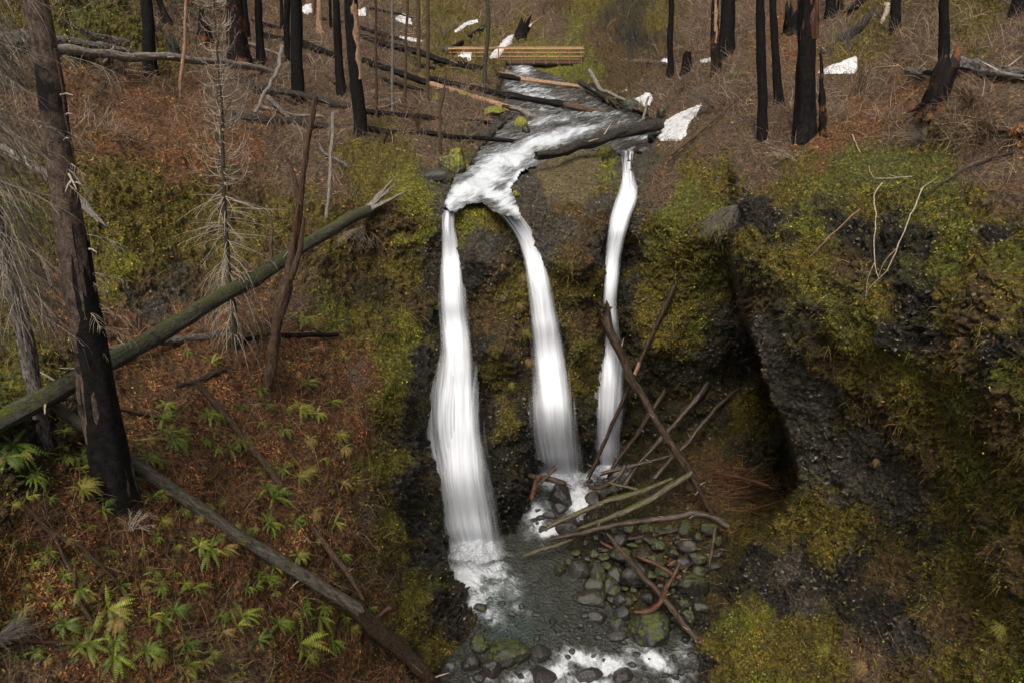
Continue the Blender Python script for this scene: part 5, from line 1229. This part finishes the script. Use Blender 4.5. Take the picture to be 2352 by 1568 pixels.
for i, (lb, mt, x, y, rx, ry) in enumerate([
 ('big round wet black boulder under the middle fall','st_wet',1288,1140,32,29),
 ('dark wet boulder at the left end of the dark log shadow, below the brown pole','st_wet',1301,1216,26,17),
 ('small wet stone left below the round black boulder','st_wet',1264,1190,13,12),
 ('wet stone directly below the round black boulder','st_wet',1286,1177,17,12),
 ('dark stone under the hooked branch','st_part',1364,1146,17,19),
 ('largest mossy boulder at the right side of the pool outlet','st_moss',1491,1440,47,34),
 ('mossy boulder touching the left side of the largest mossy one','st_moss',1424,1446,18,22),
 ('grey wet stone above left of the largest mossy boulder','st_wet',1429,1412,17,16),
 ('flat grey topped stone in the shallow pool edge','st_part',1355,1377,28,17),
 ('small stone right of the flat grey topped one','st_part',1377,1392,13,12),
 ('dark oval stone between the flat one and the straight log','st_wet',1427,1378,15,13),
 ('low dark slab stone left of the grey wet stone','st_wet',1373,1426,25,12),
 ('round mossy stone at the pool edge, third row','st_moss',1404,1349,20,19),
 ('mossy dark stone at the pool edge, lower left of the bar','st_part',1363,1345,18,15),
 ('moss capped stone in the middle of the bar edge','st_moss',1370,1322,24,18),
 ('angular mossy stone at the left of the bar','st_part',1328,1317,23,20),
 ('upright oval mossy stone, leftmost of the bar','st_moss',1285,1316,11,18),
 ('smooth brown mossy stone behind the straight log','st_part',1411,1322,15,16),
 ('tall dark stone beside the straight log','st_part',1456,1319,24,22),
 ('large mossy stone right of the straight log','st_moss',1590,1340,28,21),
 ('mossy stone at the foot of the big cliff, behind the red branch','st_moss',1604,1318,20,14),
 ('large mossy stone in the bottom water, left of centre','st_moss',1167,1503,45,27),
 ('small mossy stone left of the large bottom one','st_moss',1097,1490,21,15),
 ('round grey stone right of the large bottom mossy one','st_wet',1238,1510,22,16),
 ('dark wet stone below the small mossy one','st_wet',1081,1532,17,21),
 ('brown wet stone under the large bottom mossy one','st_wet',1127,1545,22,18),
 ('dark boulder cut by the bottom edge in white water','st_wet',1247,1562,30,18),
 ('second dark boulder cut by the bottom edge, farther right','st_wet',1352,1561,23,13),
 ('angular dark stone at the bottom edge right of the white water','st_wet',1430,1560,20,18),
 ('small dark stone at the bottom edge near the left bank','st_wet',1102,1566,13,10),
 ('low stone below the mossy pair at the outlet','st_wet',1413,1467,20,9),
 ('brown stone in the water under the large mossy one, right side','st_part',1178,1530,18,10)]):
    stone(lb, mt, x, y, rx*1.28, ry*1.28, 100+i, GS, rx > 20)
US = 'stones along the upper stream'
for i, (lb, mt, x, y, rx, ry) in enumerate([
 ('big mossy boulder on the right stream bank below the snow sheet','st_moss',1450,246,23,16),
 ('round dark mossy boulder in the middle of the upper stream','st_moss',1253,201,16,10),
 ('lowest yellow green boulder of the group above the tallest fall','st_bright',1036,378,22,18),
 ('upper yellow green boulder of the group above the tallest fall','st_bright',1047,356,17,11),
 ('right yellow green boulder of the group above the tallest fall','st_bright',1064,386,15,13),
 ('small dark mossy boulder at the right of the yellow green group','st_moss',1078,374,12,11),
 ('yellow mossy mound beside the tan log','st_bright',1132,256,22,9),
 ('yellow mossy rock island at the left edge of the stream','st_bright',1194,290,14,17),
 ('pointed dark rock against the yellow mossy island','st_wet',1208,306,7,14),
 ('dark stone under the first cascade below the bridge','st_wet',1163,163,11,8),
 ('low dark stone in the far stream water','st_wet',1195,199,17,4),
 ('flat mossy stone below the group of yellow boulders','st_part',1000,402,22,11),
 ('mossy stone in the brush left of the slanting logs','st_bright',1062,226,13,9),
 ('mossy mound by the foot of the thin dark sapling','st_bright',1002,228,9,12),
 ('mossy stone left of the footbridge','st_moss',960,148,9,6),
 ('dark mossy stone at the bridge left abutment','st_moss',1033,118,12,8),
 ('low wet stone under the massive log right end','st_wet',1478,342,22,8),
 ('bright moss cushion on the mound between the falls','st_bright',1184,447,8,8),
 ('mossy stone behind the snow sheet','st_moss',1518,262,11,13),
 ('black wet rock at the snow patch foot','st_wet',1500,320,12,10)]):
    stone(lb, mt, x, y, rx*1.25, ry*1.25, 300+i, US, rx > 18)

# many smaller stones of the bar, each one named by where it lies
LM_BAR = [('the dark curved log',(1400,1215)),('the straight brown log top',(1420,1262)),('the leaning red branch',(1545,1330)),('the largest mossy boulder',(1491,1440)),('the leftmost oval mossy stone',(1285,1316)),('the flat grey stone',(1355,1377)),('the cliff foot',(1640,1330)),('the pool outlet rapids',(1380,1500)),('the red brown stick',(1500,1290)),('the upright brown stick',(1637,1250)),('the round black boulder',(1288,1140)),('the hooked branch',(1390,1112))]
LM_FERN = [('the big fir base',(262,1140)),('the bottom left corner',(0,1568)),('the red board',(90,1474)),('the orange splinter',(172,1305)),('the upper long grey log',(400,1130)),('the middle of the long grey log',(600,1262)),('the knotty log end',(880,1455)),('the forked thin branch',(765,1290)),('the crooked dark trunk top',(500,930)),('the crooked dark trunk middle',(650,1120)),('the snag foot',(612,905)),('the left edge tree foot',(100,1000)),
 ('the moss by the fall',(885,1150)),('the burnt log end',(765,770)),('the bottom centre',(600,1540))]
ORD = ['', 'second ', 'third ', 'fourth ', 'fifth ', 'sixth ', 'seventh ', 'eighth ', 'ninth ', 'tenth ', 'eleventh ', 'twelfth ', 'thirteenth ', 'fourteenth ', 'fifteenth ']
def site_labels(items, marks):
    """items (x, y, description) -> label that names the nearest landmark, the direction and the rank of closeness"""
    out = [None]*len(items); buckets = {}
    for i, (x, y, dsc) in enumerate(items):
        j = min(range(len(marks)), key=lambda k: math.dist(marks[k][1], (x, y))); mx, my = marks[j][1]
        dx, dy = x-mx, y-my
        dr = ('right of' if dx > 0 else 'left of') if abs(dx) > abs(dy) else ('below' if dy > 0 else 'above')
        buckets.setdefault((dsc, dr, j), []).append((math.hypot(dx, dy), i))
    for (dsc, dr, j), L in buckets.items():
        for r, (_, i) in enumerate(sorted(L)):
            out[i] = f'{dsc} {dr} {marks[j][0]}' + ('' if len(L) == 1 else f', {ORD[r]}nearest')
    return out
rg = random.Random(9); items = []; tries = 0
BAR = [(1300,1270),(1340,1235),(1420,1215),(1520,1205),(1640,1215),(1650,1300),(1600,1420),(1540,1420),(1440,1400),(1345,1345),(1300,1300)]
big_st = [(1288,1140,32),(1491,1440,50),(1167,1503,48),(1355,1377,28),(1097,1490,21),(1238,1510,22),(1247,1562,28),(1352,1561,24),(1364,1146,18),(1590,1340,26)]
while len(items) < 175 and tries < 20000:
    tries += 1
    zone = rg.random()
    if zone < .68: x, y = rg.uniform(1290, 1650), rg.uniform(1210, 1430); ok = bool(inside(np.array(x), np.array(y), BAR))
    elif zone < .86: x, y = rg.uniform(1060, 1600), rg.uniform(1395, 1566); ok = bool(inside(np.array(x), np.array(y), LOW_POLY))
    else: x, y = rg.uniform(1225, 1400), rg.uniform(1100, 1230); ok = bool(inside(np.array(x), np.array(y), LOW_POLY))
    r = rg.uniform(6, 19) if zone < .68 else rg.uniform(4, 10)
    if not ok or any(math.dist((x, y), (a, b)) < .8*(r+c) for a, b, _, c in items) or any(math.dist((x, y), (a, b)) < c+r for a, b, c in big_st): continue
    items.append((x, y, None, r))
kinds = []
for x, y, _, r in items:
    inb = bool(inside(np.array(x), np.array(y), BAR))
    mt = rg.choice(['st_moss', 'st_moss', 'st_moss', 'st_part', 'st_wet']) if inb else rg.choice(['st_wet', 'st_wet', 'st_part'])
    sz = 'small' if r < 8 else ('middling' if r < 12 else 'larger')
    ds = {'st_moss': 'mossy', 'st_part': 'half mossy', 'st_wet': 'dark wet'}[mt]
    kinds.append((mt, f'{sz} {ds} stone'))
labs = site_labels([(a[0], a[1], k[1]) for a, k in zip(items, kinds)], LM_BAR)
for i, (a, k, lb) in enumerate(zip(items, kinds, labs)):
    stone(lb, k[0], a[0], a[1], a[3]*rg.uniform(1.1, 1.6), a[3]*rg.uniform(.7, 1.1), 500+i, GS, False, 'stone', cat='stone')

# ---- ferns -----------------------------------------------------------
def fern_mesh(seed, fr, L, droop, cols):
    rg = random.Random(seed); V = []; T_ = []; K = []
    for k in range(fr):
        az = 2*math.pi*k/fr+rg.uniform(-.3, .3) if k % 5 < 2 else rg.gauss(0, .75); el = rg.uniform(.5, 1.35); l = L*rg.uniform(.55, 1.15); n = 15
        p = np.array([0, 0, .02]); base = np.array(cols[rg.randrange(len(cols))])*rg.uniform(.75, 1.3)
        pts = [p]; ds = []
        for s in range(n):
            el -= droop/n*rg.uniform(.8, 1.2)*(1+s/n); d = np.array([math.cos(az)*math.cos(el), math.sin(az)*math.cos(el), math.sin(el)])
            ds.append(d); pts.append(pts[-1]+d*l/n)
        side = np.array([-math.sin(az), math.cos(az), 0])
        b0 = len(V); hw = side*.006
        for q in pts: V += [q-hw, q+hw]; K += [base*.7]*2
        T_ += [(b0+2*i, b0+2*i+2, b0+2*i+3, b0+2*i+1) for i in range(n)]
        for s in range(1, n):
            w = l*.085*math.sin(math.pi*min(1, (s+.8)/(n+1)))**.75; wd = l/n*.62
            for sg in (-1, 1):
                q = pts[s]; o_ = side*sg; dn = np.array([0, 0, -.25*w*rg.uniform(.2, 1.5)])
                b0 = len(V); V += [q-ds[s]*wd*.35, q+ds[s]*wd*.45, q+o_*w+ds[s]*wd*.55+dn, q+o_*w*.6-ds[s]*wd*.15+dn*.5]
                T_.append((b0, b0+1, b0+2, b0+3) if sg > 0 else (b0+3, b0+2, b0+1, b0)); K += [base*rg.uniform(.8, 1.25)]*4
    return np.array(V), np.array(T_), np.array(K)
FK = [('green', [(.10,.135,.012),(.14,.175,.015),(.06,.085,.010)]), ('dark green', [(.055,.085,.010),(.075,.11,.012)]), ('yellow green', [(.18,.20,.02),(.14,.17,.02),(.16,.12,.02)]), ('browning', [(.22,.13,.04),(.14,.16,.03),(.26,.17,.05)])]
proto = {}
for ki, (kn, cc) in enumerate(FK):
    for vv in range(3):
        V, T_, K = fern_mesh(ki*10+vv, [20, 26, 16][vv], 1.0, [1.25, 1.5, 1.0][vv], cc)
        o = mesh_obj('sword_fern', V, T_, col=K, mat=M['fern'], smooth=False); proto[(ki, vv)] = o
F1 = [(70,60,130,1),(40,150,80,1),(210,290,90,0),(170,390,40,2),(500,220,70,2),(520,340,90,2),(580,230,60,0),(940,140,90,0),(870,250,50,0),(970,400,80,0),(650,470,60,0),(560,580,50,0),(990,640,50,0),(290,740,70,0),(1330,720,110,0),(1270,700,70,2),(1230,980,100,0),(1020,950,70,0),(1010,1170,90,0),(1110,1110,80,1),(760,950,70,0),(500,970,90,0),(690,1100,120,2),(410,1200,90,1),(560,1330,110,0),(720,1400,140,0),(930,1370,110,0),(1180,1330,90,1),(1190,1460,90,0),(1540,1150,110,0),(1420,1240,60,3),(1640,1310,80,1),(1770,1200,90,0),(1700,920,90,0),(1570,960,60,0),(1740,830,60,2),(1910,1330,140,2),(2030,1150,100,0),(2110,1310,80,0),(1900,760,60,2),(1710,560,80,0),(1880,550,70,1),(1740,390,100,0),(1950,240,80,2),(1800,210,70,0),(1850,160,50,0),(2060,150,50,2),(1510,30,80,2),(1110,40,100,0),(1460,80,60,0),(2130,550,55,2),(1990,480,60,3),(1980,1400,70,1),(2190,70,60,3),(160,950,30,2)]
F2 = [(1060,1290,60,2),(1040,1380,90,0),(1130,1500,80,0),(1340,1360,90,0),(1350,1020,70,2),(1190,950,40,0),(60,1190,60,2),(1650,1180,60,0),(1910,1310,80,2),(2020,1340,60,2),(1690,1290,60,0),(1960,1150,60,0),(2110,1270,60,0),(1520,1300,50,1),(1800,1450,60,2),(1530,1510,60,2),(1660,1410,50,2),(1940,740,80,2),(2200,980,30,2),(1970,1500,60,3),(2150,1480,60,2),(220,700,60,0)]
fl = [(x*.36, 1004+y*.36, r*.36, k) for x, y, r, k in F1]+[(x*.36, 470+y*.36, r*.36, k) for x, y, r, k in F2]
rg = random.Random(21); tries = 0
for x, y, r, k in list(fl):
    if r > 26:
        a_ = rg.uniform(0, 6.28); fl.append((x+r*.7*math.cos(a_), y+r*.6*math.sin(a_), r*rg.uniform(.45, .8), rg.choice([k, k, 2, 3])))
while len(fl) < 190 and tries < 9000:
    tries += 1
    x, y = rg.uniform(10, 900), rg.uniform(930, 1560); r = rg.uniform(9, 22)
    if y < 1000+(x-250)*.1 and x < 300: continue
    if x > 860+(y-1300)*.25 or any(math.dist((x, y), (a, b)) < (r+c)*.6 for a, b, c, _ in fl): continue
    if y < 1180 and rg.random() < .4: continue
    fl.append((x, y, r, rg.choice([0, 0, 1, 2, 3])))
szn = lambda r: 'small' if r < 19 else ('large' if r > 33 else 'medium')
fl2 = [(1982,103,15,2),(1735,119,16,2),(1692,173,16,0),(2045,166,15,2),(1915,78,12,0)]
labs = site_labels([(x, y, f'{szn(r)} {FK[k][0]} sword fern') for x, y, r, k in fl], LM_FERN)
labs += ['sword fern above the triangular snow patch, right hillside', 'dark sword fern left of the straight black right trunk', 'sword fern low beside the brown peeling trunk', 'sword fern right of the triangular snow patch', 'sword fern left of the half buried grey log']
used = set()
for i, (x, y, r, k) in enumerate(fl+fl2):
    vv = rg.randrange(3); key = (k, vv)
    o = proto[key] if key not in used else proto[key].copy()
    if key in used: C.objects.link(o)
    used.add(key)
    t = ter_t(x, y+r*.2); p = P3(x, y-r*.05, t-.10); N = samp(N1, np.array(x), np.array(y)); nx_, ny_, nz_ = N*.55+np.array([0, 0, .6])
    o.location = tuple(p); s = r*t/F*1.65*rg.uniform(.9, 1.1); o.scale = (s, s, s*rg.uniform(.8, 1.1))
    zv = Vector((nx_, ny_, nz_)).normalized(); dh = Vector((rg.uniform(.0, .8), rg.uniform(-.5, .4), -.8)); yv = zv.cross(dh).normalized(); xv = yv.cross(zv)
    from mathutils import Matrix
    o.rotation_mode = 'QUATERNION'; o.rotation_quaternion = Matrix((xv, yv, zv)).transposed().to_quaternion()
    tag(o, labs[i], 'fern', 'sword ferns on the slopes')
for key, o in proto.items():
    if key not in used: bpy.data.objects.remove(o)

# ---- bare bushes and dead branches ------------------------------------
def bush(label, x, y, hpx, n, mat, lean=(0, 0, 1), seed=1, r=.008, droop=-.6, name='bare_bush', spread=1.2):
    t = ter_t(x, y)-.1; B = P3(x, y, t); h = hpx*t/F; rg = random.Random(seed); mb = MB()
    for k in range(n):
        az = rg.uniform(0, 6.28); el = math.pi/2-abs(rg.gauss(0, .5))*spread
        d0 = np.array([math.cos(az)*math.cos(el), math.sin(az)*math.cos(el), math.sin(el)])+np.array(lean)*.8; d0 /= np.linalg.norm(d0)
        branch(mb, np.array([rg.uniform(-.1, .1), rg.uniform(-.1, .1), 0]), math.atan2(d0[1], d0[0]), h*rg.uniform(.6, 1.1), math.asin(d0[2]), droop*rg.uniform(.3, 1.4), r*rg.uniform(.7, 1.2), rg, 9, .4, tw_len=.4)
    o = mb.build(name, M[mat]); o.location = B; return tag(o, label, 'bush', 'bare bushes')
for i, (lb, x, y, h, n, mt, ln_) in enumerate([
 ('grey bare bush spilling over the top of the big cliff', 1700, 470, 110, 46, 'greybark', (-.9, -.3, -1.4)),
 ('pale bare bush lying left of the lowest right trunk', 1830, 375, 85, 18, 'pale', (-1.6, -.2, .2)),
 ('bare bush around the foot of the dark trunk past the bridge', 1560, 215, 60, 26, 'brown', (.8, 0, .3)),
 ('bare brown bush leaning above the largest snow patch', 1640, 250, 80, 34, 'greybark', (-1.2, -.2, .2)),
 ('thin upright bush right of the big stump snag', 1975, 215, 70, 16, 'brown', (0, 0, 1)),
 ('drooping dead twigs at the shattered end of the mossy log', 835, 520, 90, 26, 'pale', (-.3, -.5, -1.2)),
 ('bare bush between the two slanting logs on the left bank', 960, 300, 60, 26, 'brown', (0, 0, .5)),
 ('bare bush in front of the black logs on the left bank', 880, 335, 60, 24, 'brown', (.3, 0, .3)),
 ('round dry bush on the fern slope right of the snag', 800, 870, 70, 26, 'greybark', (.2, 0, -.6)),
 ('dry bush right of the pale crooked sapling', 560, 250, 60, 26, 'greybark', (-.3, 0, .4)),
 ('bare bush at the foot of the pale crooked sapling', 405, 232, 55, 22, 'brown', (-.2, 0, .4)),
 ('grey bare bush left of the fir trunk at the top', 40, 190, 90, 22, 'greybark', (.5, 0, -.2)),
 ('pale drooping bush in the bottom left corner', -20, 1480, 110, 30, 'greybark', (1.4, .3, 0)),
 ('small pale dead bush on the fern slope, right of the fir base', 300, 1215, 50, 18, 'pale', (.3, 0, -.4)),
 ('bare bush above the triangular snow patch', 1950, 120, 60, 20, 'greybark', (-.2, 0, .4)),
 ('bare bush under the black fallen log at the right', 2230, 250, 70, 30, 'brown', (-.5, 0, -.2)),
 ('bare bush below the rotten stump at the right', 2120, 330, 60, 26, 'greybark', (-.5, 0, -.2)),
 ('bare bush at the top between the saplings and the bridge', 1020, 90, 60, 24, 'greybark', (0, 0, .6)),
 ('brown bush at the top right of the black log over the bridge end', 880, 110, 60, 24, 'brown', (0, 0, .6)),
 ('twiggy bush on the top edge above the stream bend', 1250, 30, 50, 22, 'brown', (0, 0, .6)),
]):
    bush(lb, x, y, h, n, mt, ln_, 70+i, r=.017 if y < 500 else .010)
def dead_branch(label, pts, w, mat='pale', fork=None, seed=1):
    P_ = [P3(x, y, ter_t(x, y)-.35) for x, y in pts]; base = P_[0].copy(); k = ter_t(*pts[0])/F
    mb = MB(); tube(mb, [p-base for p in P_], list(np.linspace(w, w*.4, len(P_))*k/2), 6, step=.15, rough=.2, seed=seed, wob=.02)
    for fk in (fork or []):
        Q_ = [P3(x, y, ter_t(x, y)-.35)-base for x, y in fk]; tube(mb, Q_, list(np.linspace(w*.6, w*.25, len(Q_))*k/2), 5, step=.15, rough=.2, seed=seed+1)
    o = mb.build('dead_branch', M[mat]); o.location = base; return tag(o, label, 'branch', 'dead branches hanging on the big cliff')
dead_branch('pale branch lying flat along the top of the big cliff, forked', [(2094,406),(2060,408),(2030,410),(2008,412),(1998,395),(1995,375)], 3.4, 'pale', [[(1976,400),(1950,382),(1915,372)],[(2060,408),(2030,396)]])
dead_branch('long hanging branch on the big cliff, left of a pair', [(2026,420),(2006,448),(2012,490),(2008,560),(2010,620),(2020,640)], 3.2, 'pale', [[(2010,600),(1992,640),(1988,690)]])
dead_branch('long hanging branch on the big cliff, right of a pair', [(2120,430),(2090,500),(2060,570),(2040,620),(1998,660),(1985,680)], 3.2, 'pale', [[(2060,570),(2030,600),(2016,640)],[(2120,430),(2150,410)]])
dead_branch('thin twig arching left over the upper part of the big cliff', [(1975,480),(1930,520),(1890,560),(1860,590)], 4, 'tan')
dead_branch('dark crooked branch on the slope above the pale forked one', [(2330,350),(2260,370),(2200,400),(2120,450)], 7, 'darkmoss')
dead_branch('short pale stick standing above the big cliff edge', [(1958,310),(1966,330),(1975,350)], 4, 'pale')
# roots of grass tufts hanging on the cliff
def tuft(label, x, y, r, seed, col):
    t = ter_t(x, y); B = P3(x, y, t-.1); n = 130; k = r*t/F
    N = samp(N1, np.array(x), np.array(y)); rn = np.random.default_rng(seed)
    d = N+rn.normal(0, .6, (n, 3)); d /= np.linalg.norm(d, axis=1, keepdims=True)
    V, q, K = ribbons(rn.normal(0, .15*k, (n, 3)), d, rn.uniform(.6, 1.5, n)*k, np.full(n, .006), 4, .45, .08, pal(n, col, None, .3))
    o = mesh_obj('grass_tuft', V, q, col=K, mat=M['grass']); o.location = B; return tag(o, label, 'grass tuft', 'dry grass tufts on the rock')
GC = [(.34,.26,.14),(.25,.19,.09)]; GG = [(.20,.24,.05),(.28,.26,.08)]
for i, (lb, x, y, r, c) in enumerate([('dry tuft on the grey streaked part of the big cliff',2028,905,16,GC),('lower dry tuft on the big cliff, near the overhang',2012,1055,14,GC),('pale grass tuft on the rock pillar, left of the middle fall top',1202,640,16,GC),('grass tuft at mid height of the rock pillar',1203,765,22,GG),('yellow grass tuft low on the rock pillar',1210,830,20,GC),('thin grass tuft on the pillar near the tallest fall',1190,700,14,GC),
   ('pale grass at the foot of the big cliff, bottom edge',1990,1530,34,GC),('second pale grass clump at the bottom edge, farther left',1900,1500,30,GG),('green grass clump at the right edge of the cliff foot',2300,1440,24,GG),('dry grass on the crest of the pillar',1150,610,12,GC),('brown grass hanging left of the middle fall',1208,600,14,GC),('small grass tuft halfway down the pillar',1175,880,14,GG)]):
    tuft(lb, x, y, r, 200+i, c)
# ---- white splash where each fall lands: parts of the falls -------------
def m_spray():
    m, nt, b = nmat('spray'); v = coords(nt, 'Object'); a = noise(nt, v, 2.2, 5, .7); a2 = noise(nt, v, 7, 3, .7)
    at = nd(nt, 'ShaderNodeAttribute', attribute_name='Col'); sc = nd(nt, 'ShaderNodeSeparateColor'); ln(nt, at.outputs['Color'], sc.inputs[0])
    d = mth(nt, 'ADD', sc.outputs[0], mth(nt, 'ADD', mth(nt, 'MULTIPLY', mth(nt, 'SUBTRACT', a, .5), 1.6), mth(nt, 'MULTIPLY', mth(nt, 'SUBTRACT', a2, .5), .9)))
    ln(nt, ramp(nt, d, [(.15, 0), (.5, .5), (.9, 1)]), b.inputs['Alpha'])
    ln(nt, mixc(nt, ramp(nt, a2, [(.35, 0), (.65, 1)]), (.40,.42,.45), (.62,.63,.65)), b.inputs['Base Color'])
    b.inputs['Roughness'].default_value = .6; bump(nt, mth(nt, 'ADD', a, a2), .7, .2, b); return m
M['spray'] = m_spray()
falls = [o for o in C.objects if o.name.startswith('waterfall')]
for root, (x, y, rx, ry, h, z) in zip(falls, [(1090,1278,72,36,1.2,.0), (1288,1108,72,20,1.1,1.3), (1394,1086,44,10,.7,1.4)]):
    t = float(t_of_z(y, z)); c = P3(x, y, t); k = t/F; n = 48; m_ = 20
    th, rr = np.meshgrid(np.linspace(0, 2*math.pi, n), np.linspace(0, 1, m_)); V = np.stack([rr*np.cos(th)*rx*k, rr*np.sin(th)*ry*k*1.6, h*(1-rr**1.6)+.02], -1)
    wv = fbm((V+c)*1.6, 3, 5); V[..., 2] += .35*h*wv*(1-rr**3); V[:, -1] = V[:, 0]
    ii = np.arange(n*m_).reshape(m_, n); q = np.stack([ii[:-1, :-1], ii[:-1, 1:], ii[1:, 1:], ii[1:, :-1]], -1).reshape(-1, 4)
    th_ = (1.25*(1-rr**1.5)).reshape(-1, 1)*np.ones((1, 3))
    off = np.array(c)-np.array(root.location)
    mesh_obj('splash', V.reshape(-1, 3)+off, q, col=th_, mat=M['spray'], parent=root)
# ------------------------------------------------------------------ camera, light
cam = bpy.data.cameras.new('camera'); co = bpy.data.objects.new('camera', cam); C.objects.link(co)
co.location = (0, 0, CAMZ); co.rotation_euler = (math.pi/2-PITCH, 0, 0)
cam.sensor_width = 36; cam.lens = F/W*36; cam.clip_end = 2000; cam.clip_start = .1
bpy.context.scene.camera = co
wd = bpy.data.worlds.new('World'); bpy.context.scene.world = wd; wd.use_nodes = True
nt = wd.node_tree; bg = nt.nodes['Background']; sky = nt.nodes.new('ShaderNodeTexSky'); sky.sky_type = 'NISHITA'; sky.sun_disc = False
SUN_EL, SUN_AZ = math.radians(56), math.radians(196)      # azimuth measured from +Y towards +X
sky.sun_elevation = SUN_EL; sky.sun_rotation = SUN_AZ; sky.dust_density = 6; sky.air_density = 1.0; sky.ozone_density = .6
hs = nt.nodes.new('ShaderNodeHueSaturation'); hs.inputs['Saturation'].default_value = .22; nt.links.new(sky.outputs[0], hs.inputs['Color']); nt.links.new(hs.outputs[0], bg.inputs[0]); bg.inputs[1].default_value = .068
sl = bpy.data.lights.new('sun', 'SUN'); sl.energy = 1.5; sl.angle = math.radians(28); sl.color = (1, .93, .83)
so = bpy.data.objects.new('sun', sl); C.objects.link(so)
d = Vector((math.sin(SUN_AZ)*math.cos(SUN_EL), math.cos(SUN_AZ)*math.cos(SUN_EL), math.sin(SUN_EL)))
so.rotation_euler = d.to_track_quat('Z', 'Y').to_euler()
sc = bpy.context.scene
sc.view_settings.view_transform = 'Standard'; sc.view_settings.look = 'None'; sc.view_settings.exposure = 1.0; sc.view_settings.gamma = 1
sc.cycles.max_bounces = 6; sc.cycles.transparent_max_bounces = 12; sc.cycles.diffuse_bounces = 3
sc.cycles.use_adaptive_sampling = True; sc.cycles.adaptive_threshold = .02
